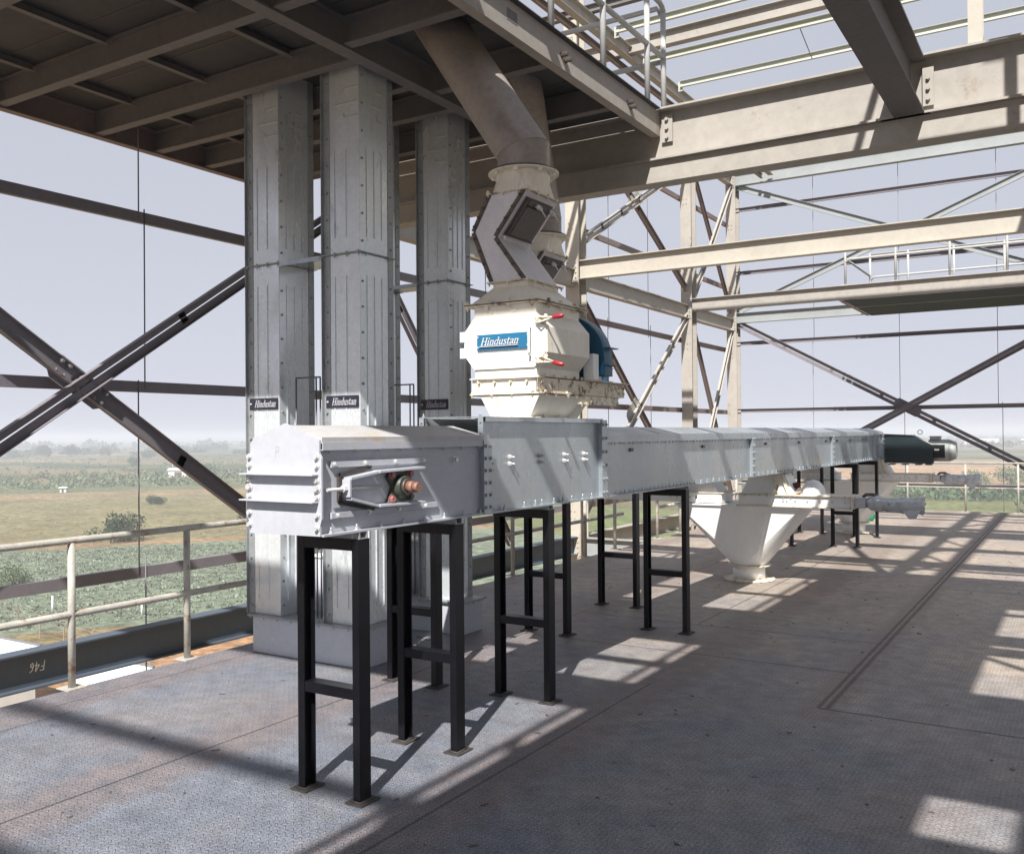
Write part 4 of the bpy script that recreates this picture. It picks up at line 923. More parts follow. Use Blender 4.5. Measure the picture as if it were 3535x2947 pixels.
def gate(lab, x0, y0, wrap):
    """slide gate under a conveyor outlet, with a long guide box toward +X and a plastic wrapped actuator"""
    t = thing('slide_gate', lab, 'slide gate', (x0,y0+.05,.883))
    B = lambda n, mb, m, p=t, bv=0: build(n, mb, m, p, bevel=bv)
    xe = x0+1.2; ya, yb = y0+.02, y0+.42
    rect = lambda a0,a1,b0,b1,z: [(a0,b0,z),(a1,b0,z),(a1,b1,z),(a0,b1,z)]
    bx = B('guide_box', MB().box(x0,xe,ya,yb,.892,1.005), white, t, .003)
    mb = MB().box(x0-.02,xe+.01,ya-.03,yb+.03,1.0055,1.0125).box(x0-.02,xe+.01,ya-.03,yb+.03,.8835,.891)
    k = 9
    for i in range(k): mb.stud((x0+.05+i*1.1/(k-1),ya-.015,1.0055),(0,0,-1),.008,.01); mb.bolt((x0+.05+i*1.1/(k-1),ya-.015,1.0125),(0,0,1),.009,.01)
    B('flange', mb, creamstain, bx)
    mb = MB()
    for i in range(6): mb.bolt((x0+.5+i*.13,ya,.95),(0,-1,0),.010,.01)
    for i in range(3): mb.bolt((x0+.5+i*.04,ya,.98-.03*(i%2)),(0,-1,0),.009,.01)
    B('bolts', mb, boltm, bx)
    B('throat', MB().loft([rect(x0+.02,x0+.62,ya+.03,yb-.03,1.013), rect(x0+.12,x0+.50,ya+.05,yb-.05,1.235)]), white)
    mb = MB()
    for x in (x0+.56,x0+.46): mb.bar((x,ya+.005,1.02),(x-.08,ya+.025,1.23),.03,.02,(0,1,0))
    B('throat_rib', mb, creamstain)
    B('throat_flange', MB().box(x0+.09,x0+.53,ya+.02,yb-.02,1.2355,1.247), creamstain)
    B('end_plate', MB().box(xe+.0105,xe+.02,ya-.04,yb+.04,.875,1.02), creamstain)
    yc = (ya+yb)/2-.02
    ab = B('actuator_mount', MB().box(xe+.021,xe+.13,yc-.07,yc+.07,.885,1.0), plastic, t, .01)
    rr = random.Random(int(y0*100)); pts = []; rad = []
    for i in range(19):
        f = i/18; x = xe+.13+.56*f
        pts.append((x, yc+rr.uniform(-.006,.006), .945-.012*math.sin(f*3)-.015*f))
        rad.append((.045+.045*min(1,f*6) if f < .25 else .072+.012*f)*(1+rr.uniform(-.08,.08)))
    rad[-1] *= .95
    mb = MB().tube(pts, rad, 20)
    base = 0
    for i in range(len(mb.v)):
        x,y,z = mb.v[i]; s_ = rr.uniform(-.007,.007); mb.v[i] = (x+s_, y+rr.uniform(-.006,.006), z+s_)
    B('plastic_wrap', mb, plastic)
    mb = MB(); rr2 = rr    # crumpled skirt of film around the open end
    x = xe+.69
    for k in range(14):
        a = 2*math.pi*k/14; b = a+rr2.uniform(.25,.6); r0_ = .082; r1_ = .088+rr2.uniform(-.008,.010); dx_ = rr2.uniform(-.01,.018)
        p = [(x-.08,yc+r0_*math.cos(a),.93+r0_*math.sin(a)),(x-.07,yc+r0_*math.cos(b),.93+r0_*math.sin(b)),(x+dx_,yc+r1_*math.cos(b),.925+r1_*math.sin(b)),(x+dx_*.5,yc+r1_*math.cos(a),.925+r1_*math.sin(a))]
        mb.prism(p,(.002,.002,.002))
    mb.prism([(x-.2,yc-.07,.88),(x-.02,yc-.075,.885),(x-.06,yc-.085,.80),(x-.13,yc-.08,.79)],(0,.002,.002))
    B('film_skirt', mb, plastic)
    B('cable_gland', MB().tube([(xe+.1,yc-.03,1.0),(xe+.13,yc-.02,1.03),(xe+.2,yc,1.03),(xe+.24,yc,1.0)],.018,10), boltdark)
    return t
hopper('white conical hopper standing on the floor under the middle of the conveyors', 10.15, '', '')
hopper('white conical hopper under the far end of the conveyors', 15.9, '', '')
gate('white slide gate on the nearer hopper, its actuator wrapped in plastic film', -3.3, 10.13, 1)
gate('white slide gate on the far hopper with a plastic wrapped actuator reaching past the drive', -3.28, 15.9, 1)
def gate_stub(lab, y0):
    t = thing('slide_gate', lab, 'slide gate', (-4.1,y0+.05,.883))
    rect = lambda a0,a1,b0,b1,z: [(a0,b0,z),(a1,b0,z),(a1,b1,z),(a0,b1,z)]
    x0 = -4.2; ya, yb = y0+.1, y0+.5
    build('guide_box', MB().box(x0-.9,-3.53,ya,yb,.892,1.005), white, t, bevel=.003)
    mb = MB().box(x0-.92,-3.5,ya-.02,yb+.02,1.0055,1.0125)
    for i in range(8): mb.bolt((x0+.05+i*.08,ya,.95),(0,-1,0),.010,.01)
    build('flange', mb, creamstain, t)
    build('throat', MB().loft([rect(x0+.08,-3.58,ya+.03,yb-.03,1.013), rect(x0+.16,-3.72,ya+.05,yb-.05,1.25)]), white, t)
    build('wrapped_actuator', MB().tube([(x0-.9,(ya+yb)/2,.95),(x0-1.0,(ya+yb)/2,.95),(x0-1.3,(ya+yb)/2,.94),(x0-1.5,(ya+yb)/2,.92)],[.05,.09,.085,.095],14), plastic, t)
gate_stub('white slide gate behind, feeding the nearer hopper from the rear conveyor', 10.15)
gate_stub('white slide gate behind, feeding the far hopper from the rear conveyor', 15.9)

# ------------------------------------------------------------------ small things left lying about
t = thing('safety_helmet', 'white safety helmet lying on the nearer slide gate', 'helmet', (-2.52,10.33,1.013))
mb = MB(); n1, n2 = 24, 9; base = 0
for j in range(n2+1):
    ph = (math.pi/2)*j/n2
    for i in range(n1):
        a = 2*math.pi*i/n1; rb = 1+.035*math.cos(a*6)*math.cos(ph)
        mb.v.append((-2.52+.125*math.cos(ph)*math.cos(a)*rb, 10.33+.155*math.cos(ph)*math.sin(a)*rb, 1.022+.155*math.sin(ph)))
for j in range(n2):
    for i in range(n1): mb.f.append([j*n1+i, j*n1+(i+1)%n1, (j+1)*n1+(i+1)%n1, (j+1)*n1+i]); mb.sm.append(True)
build('shell', mb, helm, t)
mb = MB().loft([[(-2.52+.135*k*math.cos(a)+(.03 if math.cos(a)>.3 and k>1 else 0), 10.33+.165*k*math.sin(a), z) for a in [2*math.pi*i/24 for i in range(24)]] for k, z in ((.9,1.022),(1.06,1.014),(1.06,1.019),(.92,1.03))], False, True)
build('brim', mb, helm, t)
rr = random.Random(3); mb = MB()
for i in range(7):
    mb.ico((-2.80+.05*i+rr.uniform(-.02,.02), 10.27+rr.uniform(-.05,.06), 1.028+rr.uniform(0,.018)), .045, .03, .016, 10, 6, .12, rr)
single('work_gloves', 'crumpled tan work gloves beside the white helmet', 'gloves', mb, glove)
mb = MB()
for i in range(4): mb.ico((-2.80+.03*i, 10.36+rr.uniform(-.03,.04), 1.05+.02*i), .05, .04, .03, 10, 6, .15, rr)
single('folded_cloth', 'dark maroon cloth bundled behind the work gloves', 'cloth', mb, maroon)
mb = MB(); rr = random.Random(5)
mb.ico((-3.55,18.5,.09),.17,.13,.11,12,8,.18,rr); mb.ico((-3.5,18.5,.2),.06,.05,.07,8,6,.25,rr)
single('plastic_bag', 'small green plastic bag on the floor behind the far hopper', 'bag', mb, greenbag)

rr = random.Random(77); mb = MB()
for i in range(420):
    x, y = rr.uniform(-5.6,1.5), rr.uniform(1.8,15); a = rr.uniform(0,6.28); l_ = rr.choice([.006,.01,.014,.022]); w_ = l_*rr.uniform(.25,.6)
    c_, s_ = math.cos(a), math.sin(a)
    mb.prism([(x+c_*l_,y+s_*l_,.0008),(x-s_*w_,y+c_*w_,.0008),(x-c_*l_,y-s_*l_,.0008),(x+s_*w_,y-c_*w_,.0008)],(rr.uniform(-.003,.003),0,rr.uniform(.001,.005)))
tag(build('floor_grit', mb, boltdark), kind='stuff')

# ------------------------------------------------------------------ upper storey added overhead (out of frame, shaped to throw the shade on the floor)
UZ = 5.6; UF = 8.1
def sx_(x, z): return x+.305*z
def sy_(y, z): return y-.873*z
t = thing('shade_upper_floor', 'unseen steel upper floor added overhead, shaped to shade the floor below', 'floor', (2,-2,UZ))
U = []
def slab(xa, xb, yA, yB, z=UZ): U.append((sx_(xa,z), sx_(xb,z), sy_(yA,z), sy_(yB,z), z))
slab(-2.38, -.63, -2, 10.93)                     # left strip of the added shading deck
slab(-.63, 8, 9.92, 10.93); slab(-.63, 8, 8.19, 8.59); slab(-.63, 8, 7.82, 8.10); slab(-.63, 8, 6.31, 6.62); slab(-.63, 8, 4.68, 6.25)
slab(-.25, 8, 4.18, 4.68); slab(-.63, 8, -2, 4.18); slab(.9, 8, 6.62, 7.82); slab(.9, 8, 8.59, 9.92)
slab(-9, -2.38, 5.08, 5.74); slab(-9, -2.38, 7.07, 8.64); slab(-9, -2.38, -3, 2.15, 10.)
slab(-2.38, 8, 10.93, 11.1); slab(-14, 8, 12.5, 13.03, UF); slab(-14, 8, 16.25, 17.2, UF)
for a, b, c_, d_, z in U:
    build('shade_panel', MB().box(a, b, c_+.004, d_-.004, z, z+.06), deckplate, t)
for yA, w, z in ((3.42,.105,10.),(12.42,.05,UF),(14.62,.32,UF),(19.4,.10,UF),(9.70,.05,UZ),(6.41,.06,UZ)):
    build('joist', MB().beam((-7.5 if z == UZ else -12,sy_(yA,z),z-.08),(9,sy_(yA,z),z-.08), pI(.12,w,.01,.01)), steel_dark, t)
for x in (-1.98,-1.48):
    build('girder', MB().beam((sx_(x,UF),sy_(11.9,UF),UF-.2),(sx_(x,UF),sy_(22,UF),UF-.2), pI(.2,.16,.01,.01)), steel_dark, t)
for k in range(5):
    ya_ = 12.0+k*2.0
    build('bracing', MB().bar((sx_(-1.98,UF),sy_(ya_,UF),UF-.1),(sx_(-1.48,UF),sy_(ya_+1.0,UF),UF-.1),.07,.07), steel_dark, t)
    build('bracing', MB().bar((sx_(-1.48,UF),sy_(ya_+1.0,UF),UF-.1),(sx_(-1.98,UF),sy_(ya_+2.0,UF),UF-.1),.07,.07), steel_dark, t)
build('bracing', MB().bar((sx_(-.6,UZ),sy_(7.6,UZ),UZ+.2),(sx_(.3,UZ),sy_(6.7,UZ),UZ+.2),.06,.06), steel_dark, t)
hx = sx_(-2.38,UZ)-.03; ho = hx
for z in (UZ+.5, UZ+1.0): build('handrail', MB().cyl((hx,-8,z),(hx,6.0,z),.032,n=8), railw, t)
for k in range(8): build('shade_post', MB().box(-.62+.78*k,-.55+.78*k,5.93,5.99,UZ-.6,UZ+1.0), steel_dark, t)  # unseen posts added for shadow stripes on the girder
yy = -7.6
while yy < 6: build('handrail_post', MB().cyl((hx,yy,UZ),(hx,yy,UZ+1.0),.03,n=8), railw, t); yy += 1.05

# ------------------------------------------------------------------ land below
GZ = -16.3
def ground_mat():
    m = bpy.data.materials.new('fields'); m.use_nodes = True; nt = m.node_tree; L = nt.links.new
    b = nt.nodes['Principled BSDF']; b.inputs['Roughness'].default_value = .95; b.inputs['Specular IOR Level'].default_value = .1
    geo = nd(nt, 'ShaderNodeNewGeometry'); P = geo.outputs['Position']
    def mth(op, a, bb=None):
        n = nd(nt, 'ShaderNodeMath', operation=op)
        for i, x in enumerate((a, bb)):
            if x is None: continue
            if isinstance(x, (int, float)): n.inputs[i].default_value = x
            else: L(x, n.inputs[i])
        return n.outputs[0]
    warp = nd(nt, 'ShaderNodeTexNoise', i={'Scale': .02, 'Detail': 5., 'Roughness': .6}); L(P, warp.inputs[0])
    sub = nd(nt, 'ShaderNodeVectorMath', operation='SUBTRACT'); sub.inputs[1].default_value = (.5,.5,.5); L(warp.outputs['Color'], sub.inputs[0])
    scl = nd(nt, 'ShaderNodeVectorMath', operation='SCALE'); scl.inputs['Scale'].default_value = 18.; L(sub.outputs[0], scl.inputs[0])
    add = nd(nt, 'ShaderNodeVectorMath', operation='ADD'); L(P, add.inputs[0]); L(scl.outputs[0], add.inputs[1]); Q = add.outputs[0]
    # large quilt of fields far off
    vo = nd(nt, 'ShaderNodeTexVoronoi', i={'Scale': .0062}); mp = nd(nt, 'ShaderNodeMapping'); mp.inputs['Rotation'].default_value = (0,0,.5); mp.inputs['Scale'].default_value = (1,2.6,1); L(Q, mp.inputs[0]); L(mp.outputs[0], vo.inputs['Vector'])
    sc = nd(nt, 'ShaderNodeSeparateColor'); L(vo.outputs['Color'], sc.inputs[0])
    rp = nd(nt, 'ShaderNodeValToRGB'); L(sc.outputs[0], rp.inputs[0]); e = rp.color_ramp; e.interpolation = 'CONSTANT'
    cols = [(0,(.080,.110,.052)),(.2,(.105,.125,.060)),(.38,(.20,.17,.105)),(.5,(.070,.100,.048)),(.68,(.15,.145,.08)),(.82,(.26,.205,.13)),(.92,(.09,.125,.055))]
    e.elements[0].position = 0; e.elements[0].color = (*cols[0][1],1); e.elements[1].position = cols[1][0]; e.elements[1].color = (*cols[1][1],1)
    for p_, c_ in cols[2:]:
        q = e.elements.new(p_); q.color = (*c_,1)
    col = rp.outputs[0]
    sx = nd(nt, 'ShaderNodeSeparateXYZ'); L(Q, sx.inputs[0]); X, Y = sx.outputs[0], sx.outputs[1]
    # d = distance measured along the left view axis; s = sideways
    D = mth('ADD', mth('MULTIPLY', X, -.806), mth('MULTIPLY', Y, .592)); S = mth('ADD', mth('MULTIPLY', X, .592), mth('MULTIPLY', Y, .806))
    def inr(c, lo, hi): return mth('MULTIPLY', mth('GREATER_THAN', c, lo), mth('LESS_THAN', c, hi))
    def paint(mask, c):
        nonlocal col
        mx = nd(nt, 'ShaderNodeMix', data_type='RGBA'); L(mask, mx.inputs[0]); L(col, mx.inputs[6]); mx.inputs[7].default_value = (*c,1); col = mx.outputs[2]
    left = mth('LESS_THAN', S, 70.)
    paint(mth('MULTIPLY', left, inr(D, 335, 420)), (.15,.17,.10))
    paint(mth('MULTIPLY', left, inr(D, 300, 335)), (.27,.22,.14))
    paint(mth('MULTIPLY', left, inr(D, 172, 300)), (.225,.21,.125))
    paint(mth('MULTIPLY', left, inr(D, 165, 172)), (.30,.215,.14))
    paint(mth('MULTIPLY', left, inr(D, 97, 165)), (.19,.235,.185))
    paint(mth('MULTIPLY', left, inr(D, 85, 97)), (.23,.19,.11))
    paint(mth('MULTIPLY', left, inr(D, 71, 85)), (.36,.22,.13))
    paint(mth('MULTIPLY', left, inr(D, -200, 71)), (.34,.245,.16))
    mid = inr(S, 70., 180.)
    paint(mth('MULTIPLY', mid, inr(Y, 100, 205)), (.16,.20,.085)); paint(mth('MULTIPLY', mid, inr(Y, 40, 100)), (.19,.20,.09))
    rgt = mth('GREATER_THAN', S, 155.)
    rgt = mth('MULTIPLY', mth('GREATER_THAN', mth('ADD', mth('MULTIPLY', Y, .30), X), 0), 1.)
    paint(mth('MULTIPLY', rgt, inr(Y, 40, 262)), (.165,.185,.085))
    paint(mth('MULTIPLY', rgt, inr(Y, 262, 300)), (.10,.115,.05))
    paint(mth('MULTIPLY', rgt, inr(Y, 300, 520)), (.40,.275,.18))
    paint(mth('MULTIPLY', rgt, inr(Y, 520, 640)), (.30,.235,.16))
    # mottling of crop rows, tufts and dry patches
    n1 = nd(nt, 'ShaderNodeTexNoise', i={'Scale': .55, 'Detail': 6., 'Roughness': .75}); L(P, n1.inputs[0])
    n2 = nd(nt, 'ShaderNodeTexNoise', i={'Scale': .06, 'Detail': 5., 'Roughness': .65}); L(P, n2.inputs[0])
    n3 = nd(nt, 'ShaderNodeTexNoise', i={'Scale': .018, 'Detail': 4., 'Roughness': .6}); L(P, n3.inputs[0])
    k = nd(nt, 'ShaderNodeMapRange', i={1: .34, 2: .66, 3: .45, 4: 1.55}); L(n1.outputs[0], k.inputs[0])
    k2 = nd(nt, 'ShaderNodeMapRange', i={1: .3, 2: .7, 3: .72, 4: 1.28}); L(n2.outputs[0], k2.inputs[0])
    mu = nd(nt, 'ShaderNodeMix', data_type='RGBA', blend_type='MULTIPLY', i={0: 1.}); L(col, mu.inputs[6]); L(mth('MULTIPLY', k.outputs[0], k2.outputs[0]), mu.inputs[7])
    dry = nd(nt, 'ShaderNodeMapRange', i={1: .56, 2: .68, 3: 0., 4: .6}); L(n3.outputs[0], dry.inputs[0])
    mx = nd(nt, 'ShaderNodeMix', data_type='RGBA'); L(dry.outputs[0], mx.inputs[0]); L(mu.outputs[2], mx.inputs[6]); mx.inputs[7].default_value = (.25,.195,.12,1)
    dk = nd(nt, 'ShaderNodeMix', data_type='RGBA', blend_type='MULTIPLY', i={0: 1.}); L(mx.outputs[2], dk.inputs[6]); dk.inputs[7].default_value = (.82,.78,.70,1); L(dk.outputs[2], b.inputs['Base Color'])
    bp = nd(nt, 'ShaderNodeBump', i={'Strength': .8, 'Distance': .5}); L(n1.outputs[0], bp.inputs['Height']); L(bp.outputs[0], b.inputs['Normal'])
    return m
G = 7000
mb = MB(); mb.add([(-G,-G,GZ),(G,-G,GZ),(G,G,GZ),(-G,G,GZ)],[(0,1,2,3)])
tag(build('ground', mb, ground_mat()), kind='structure')

def leafmat(name, col, var=.5):
    m = bpy.data.materials.new(name); m.use_nodes = True; nt = m.node_tree; L = nt.links.new; b = nt.nodes['Principled BSDF']
    b.inputs['Roughness'].default_value = .8; b.inputs['Specular IOR Level'].default_value = .15
    geo = nd(nt, 'ShaderNodeNewGeometry'); n = nd(nt, 'ShaderNodeTexNoise', i={'Scale': .5, 'Detail': 3.}); L(geo.outputs['Position'], n.inputs[0])
    rr_ = nd(nt, 'ShaderNodeMapRange', i={1: 0., 2: 1., 3: 1-var, 4: 1+var}); L(geo.outputs['Random Per Island'], rr_.inputs[0])
    k2 = nd(nt, 'ShaderNodeMapRange', i={1: .3, 2: .7, 3: .75, 4: 1.25}); L(n.outputs[0], k2.inputs[0])
    mm = nd(nt, 'ShaderNodeMath', operation='MULTIPLY'); L(rr_.outputs[0], mm.inputs[0]); L(k2.outputs[0], mm.inputs[1])
    mu = nd(nt, 'ShaderNodeMix', data_type='RGBA', blend_type='MULTIPLY', i={0: 1.}); mu.inputs[6].default_value = (*col,1); L(mm.outputs[0], mu.inputs[7]); L(mu.outputs[2], b.inputs['Base Color'])
    return m
leafA = leafmat('tree leaves', (.045,.062,.032)); leafB = leafmat('olive scrub leaves', (.12,.15,.085), .35); leafC = leafmat('dry grass tuft', (.22,.17,.10)); leafD = leafmat('grey green shrub', (.075,.11,.055))
barkm = M('bark', (.12,.09,.065), .9, 0, .2, 1.)
def leaves(mb, c, r, n, size, rnd, flat=.8):
    for _ in range(n):
        while True:
            p = V((rnd.uniform(-1,1),rnd.uniform(-1,1),rnd.uniform(-1,1)))
            if .25 < p.length < 1: break
        p = V((p.x*r, p.y*r, p.z*r*flat)) + V(c)
        a = V((rnd.uniform(-1,1),rnd.uniform(-1,1),rnd.uniform(-.6,.6))).normalized(); b_ = a.orthogonal().normalized()
        q = Matrix.Rotation(rnd.uniform(0,6.28),3,a) @ b_; s_ = size*rnd.uniform(.6,1.3)
        w = a.cross(q)*s_*.55; h = q*s_*.6
        mb.add([p-h, p+w, p+h, p-w],[(0,1,2,3)])
def make_tree(lab, hgt, wid, mat, seed, n=9, lf=70, loc=(0,0,GZ), group='trees in the fields'):
    rnd = random.Random(seed); t = thing('field_tree', lab, 'tree', loc, group)
    mb = MB().tube([(0,0,-.3),(.1,.05,hgt*.25),(.0,.1,hgt*.5)],[hgt*.035,hgt*.025,hgt*.012],8); tips = []
    for i in range(n):
        a = i*2.4+rnd.uniform(-.3,.3); rr_ = wid*.5*math.sqrt((i+.6)/n)*rnd.uniform(.7,1.0); z = hgt*(.78-.48*(rr_/(wid*.5))**2)*rnd.uniform(.75,1.05)
        p = (rr_*math.cos(a), rr_*math.sin(a), z); tips.append(p)
        mb.tube([(0,.05,hgt*rnd.uniform(.2,.42)),(p[0]*.5,p[1]*.5,z*.7),p],[hgt*.014,hgt*.009,hgt*.003],6)
    build('trunk', mb, barkm, t, local=True)
    cr = MB()
    for p in tips: leaves(cr, p, wid*rnd.uniform(.19,.28), lf*2, hgt*.075, rnd, .95)
    for p in tips[::2]: leaves(cr, (p[0]*.8,p[1]*.8,p[2]*.55), wid*.2, lf, hgt*.075, rnd, .9)
    build('crown', cr, mat, t, local=True)
    return t
import mathutils
CAMH = 1.7
def ray_dir(u, v):
    d = V(((u-1050)/1895.86, -(v-875.5)/1895.86, 1.)); return RIGHT*d.x + UP*d.y + FWD*d.z
yaw, pitch, roll = math.radians(31.733), math.radians(.4382), -.0078
FWD = V((-math.sin(yaw)*math.cos(pitch), math.cos(yaw)*math.cos(pitch), math.sin(pitch)))
r0 = V((math.cos(yaw), math.sin(yaw), 0)); u0 = r0.cross(FWD)
RIGHT = r0*math.cos(roll)+u0*math.sin(roll); UP = RIGHT.cross(FWD)
def place(az, dist):      # bearing in degrees left of the Y axis, metres away
    return (-math.sin(math.radians(az))*dist, math.cos(math.radians(az))*dist, GZ)
tr = [make_tree('broad dark tree in the hazy tree line left of the brace', 11, 15, leafA, 1, loc=place(58.6,980)),
      make_tree('rounded tree with a pale crown beyond the scrub', 9, 12, leafD, 2, 8, 60, loc=place(55.5,960)),
      make_tree('low spreading tree beside the white shed', 6, 11, leafB, 3, 7, 60, loc=place(50.9,455))]
more = [(0,57.2,1010,1.0,'leftmost tree pair, right hand one, in the far tree line'),(1,60.1,985,.8,'small round tree at the left edge of the far tree line'),(0,46.9,870,1.25,'tall tree above the falling brace, first of the row'),(0,45.4,840,1.2,'tall tree above the falling brace, second of the row'),(1,44.2,830,1.05,'tree third in the row left of the elevator'),(0,43.2,815,1.0,'tree at the right end of the row left of the elevator'),
        (1,53.2,820,.9,'lone round tree between the brace and the sag rod'),(2,49.9,470,.9,'low tree just right of the white shed'),(1,45.9,560,.7,'small isolated tree on the pale field below the tree row'),(2,47.2,520,.6,'small bush like tree beside the falling brace'),(2,44.6,540,.75,'dark small tree below the row near the elevator'),(0,42.6,600,.8,'tree touching the elevator edge'),
        (1,54.0,620,.7,'pale tree standing alone in the middle field'),(2,5.2,330,.9,'round bush like tree beyond the far handrail'),(2,3.4,345,1.0,'wide bush like tree beyond the far handrail post'),(1,2.0,310,.7,'bush like tree at the far right edge'),(2,6.4,300,.7,'small bushy tree behind the wrapped actuator')]
for k, az, d_, s_, l in more:
    c = copy_tree(tr[k]); c.location = place(az, d_); c.scale = (s_,)*3; c.rotation_euler = (0,0,az*3.1); c['label'] = l
# bushes near by
rb = random.Random(21)
def bush(lab, loc, w, h, mat, seed):
    t = thing('field_bush', lab, 'bush', loc, 'bushes in the near fields'); rnd = random.Random(seed); cr = MB()
    for i in range(16): 
        a_, q_ = rnd.uniform(0,6.28), rnd.random()**.5*.4; leaves(cr, (math.cos(a_)*q_*w, math.sin(a_)*q_*w, h*rnd.uniform(.12,.72)*(1-q_)), w*.17, 130, w*.03, rnd, .9)
    build('foliage', cr, mat, t, local=True)
    build('stem', MB().tube([(0,0,-.2),(.1,0,h*.3),(.2,.1,h*.55)],[.12,.09,.04],6), barkm, t, local=True)
bush('big green bush behind the near handrail on the left', (-143,101,GZ), 11, 6.5, leafA, 31)
bush('yellow green shrub at the left edge above the handrail', place(60.2,128), 5, 4, leafB, 32)
bush('low dark bush at the edge of the olive field near the elevator', place(46.5,205), 14, 3, leafB, 33)
bush('tiny dark bush alone in the middle of the olive field', place(52.9,265), 6, 3.2, leafA, 34)
# scrub, crop tufts and the far wood: uncountable
sc_ = MB(); rs = random.Random(44)
for i in range(1300):
    az = rs.uniform(38,66); d_ = rs.uniform(360,900)
    if rs.random() < .6: d_ = rs.uniform(360,480)
    p = place(az, d_); w = rs.uniform(1.2,3.2); leaves(sc_, (p[0],p[1],GZ+w*.25), w, 16, w*.34, rs, .45)
tag(build('scrub', sc_, leafB), kind='stuff')
sc_ = MB()
for i in range(420):
    az = rs.uniform(-4,13); d_ = rs.uniform(262,300); p = place(az, d_/math.cos(math.radians(az))); w = rs.uniform(.8,2.2); leaves(sc_, (p[0],p[1],GZ+w*.5), w, 9, w*.6, rs, .7)
for i in range(300):
    az = rs.uniform(-4,3.2); d_ = rs.uniform(170,262); p = place(az, d_); w = rs.uniform(.5,1.3); leaves(sc_, (p[0],p[1],GZ+w*.5), w, 7, w*.6, rs, .7)
tag(build('hedge_scrub', sc_, leafD), kind='stuff')
sc_ = MB()
for i in range(900):
    az = rs.uniform(36,68); d_ = rs.uniform(170,420); d_ = 380 if rs.random() < .2 else d_
    p = place(az, d_); w = rs.uniform(.2,.5); leaves(sc_, (p[0],p[1],GZ+w*.2), w, 6, w*.5, rs, .4)
tag(build('dry_tufts', sc_, leafC), kind='stuff')
cr_ = MB()
for i in range(9000):
    az = rs.uniform(36,66); d_ = math.sqrt(rs.uniform(92**2,168**2))
    p = place(az, d_); D_ = -.806*p[0]+.592*p[1]
    if not 98 < D_ < 163: continue
    w = rs.uniform(.2,.45); leaves(cr_, (p[0],p[1],GZ+.1), w, 4, w*.55, rs, .35)
cropm = leafmat('blue green crop leaves', (.175,.20,.15), .5)
tag(build('field_crop', cr_, cropm), kind='stuff')
wd = MB()
cl = [(rs.uniform(-8,68), rs.choice([rs.uniform(1050,1400), rs.uniform(1500,2800), rs.uniform(1500,2800)]), rs.uniform(.5,3.5)) for _ in range(90)]
for i in range(1700):
    az0, d0, wd_ = rs.choice(cl); az = az0+rs.uniform(-wd_,wd_); d_ = d0+rs.uniform(-25,25)
    p = place(az, d_); w = rs.uniform(2.5,6.0); leaves(wd, (p[0],p[1],GZ+w*.5), w, 12, w*.5, rs, .6)
for d0, h_, n_ in ((1020,3.2,330),(1280,4.5,420),(1750,7,420)):
    for i in range(n_):
        az = rs.uniform(36,66); g = math.sin(az*2.1+d0)+.6*math.sin(az*5.3+d0*.7)
        if g < -.25: continue
        p = place(az, d0+70*math.sin(az*.9)+rs.uniform(-25,25)); w = h_*rs.uniform(.6,1.25)*(1+.3*g); leaves(wd, (p[0],p[1],GZ+w*.5), w, 14, w*.5, rs, .75)
tag(build('far_wood', wd, leafA), kind='stuff')

# sheds, roofs, fence below
def shed(lab, loc, w, d, h, rz, rise=.9, cat='shed'):
    t = thing('field_shed', lab, cat, loc, None, rz)
    build('wall', MB().box(-w/2,w/2,-d/2,d/2,0,h), wallm, t, local=True)
    build('roof', MB().prism([(-w/2-.4,-d/2-.5,h),(w/2+.4,-d/2-.5,h),(w/2+.4,0,h+rise),(-w/2-.4,0,h+rise)],(0,0,.08)).prism([(-w/2-.4,d/2+.5,h),(w/2+.4,d/2+.5,h),(w/2+.4,.01,h+rise),(-w/2-.4,.01,h+rise)],(0,0,.08)), roofw, t, local=True)
    build('doorway', MB().box(-w*.2,w*.15,-d/2-.02,-d/2+.05,0,h*.75), boltdark, t, local=True)
shed('small white roofed shed among trees in the middle distance', place(51.5,440), 9, 6, 3, .7)
shed('long pale shed far off near the horizon at right', place(4.8,1350), 40, 10, 6, 0, 1.2)
shed('second pale shed on the far right horizon, right of the long one', place(2.4,1300), 22, 10, 6, 0, 1.2)
shed('small pale hut at the left edge of the far field', place(57.6,338), 2., 1.8, 1.5, .6, .2, 'hut')
t = thing('warehouse_roof', 'white sheet roof of a low building seen through the gap beside the floor edge', 'building', (-49.5,34,GZ))
build('roof', MB().prism([(-49.65,32.41,-12),(-49.5,35.35,-12),(-47.0,35.34,-12),(-40,29.2,-12.0),(-46.88,31.3,-12)],(0,0,.06)), roofw, t)
build('wall', MB().box(-49.3,-43,31.9,35.1,GZ,-12.06), wallm, t)
build('gutter', MB().bar((-49.5,35.38,-11.9),(-46.9,35.38,-11.9),.15,.14), rodm, t)
t = thing('warehouse_roof', 'white sheet roof of a low building at the left picture edge under the handrail', 'building', (-60,34,GZ))
build('roof', MB().box(-72,-58.2,31.5,35.2,-12,-11.94), roofw, t)
build('wall', MB().box(-71.8,-58.4,31.7,35.0,GZ,-12.0005), wallm, t)
build('gutter', MB().bar((-72,35.28,-11.88),(-58.2,35.28,-11.88),.15,.14), rodm, t)
fm = M('fence post', (.30,.24,.19), .9)
t = thing('wire_fence', 'barbed wire fence on Y topped posts along the dirt road below', 'fence', (-66,46,GZ))
P0, P1 = V((-95,51,GZ)), V((-40,41.5,GZ)); dd = (P1-P0); nP = 12
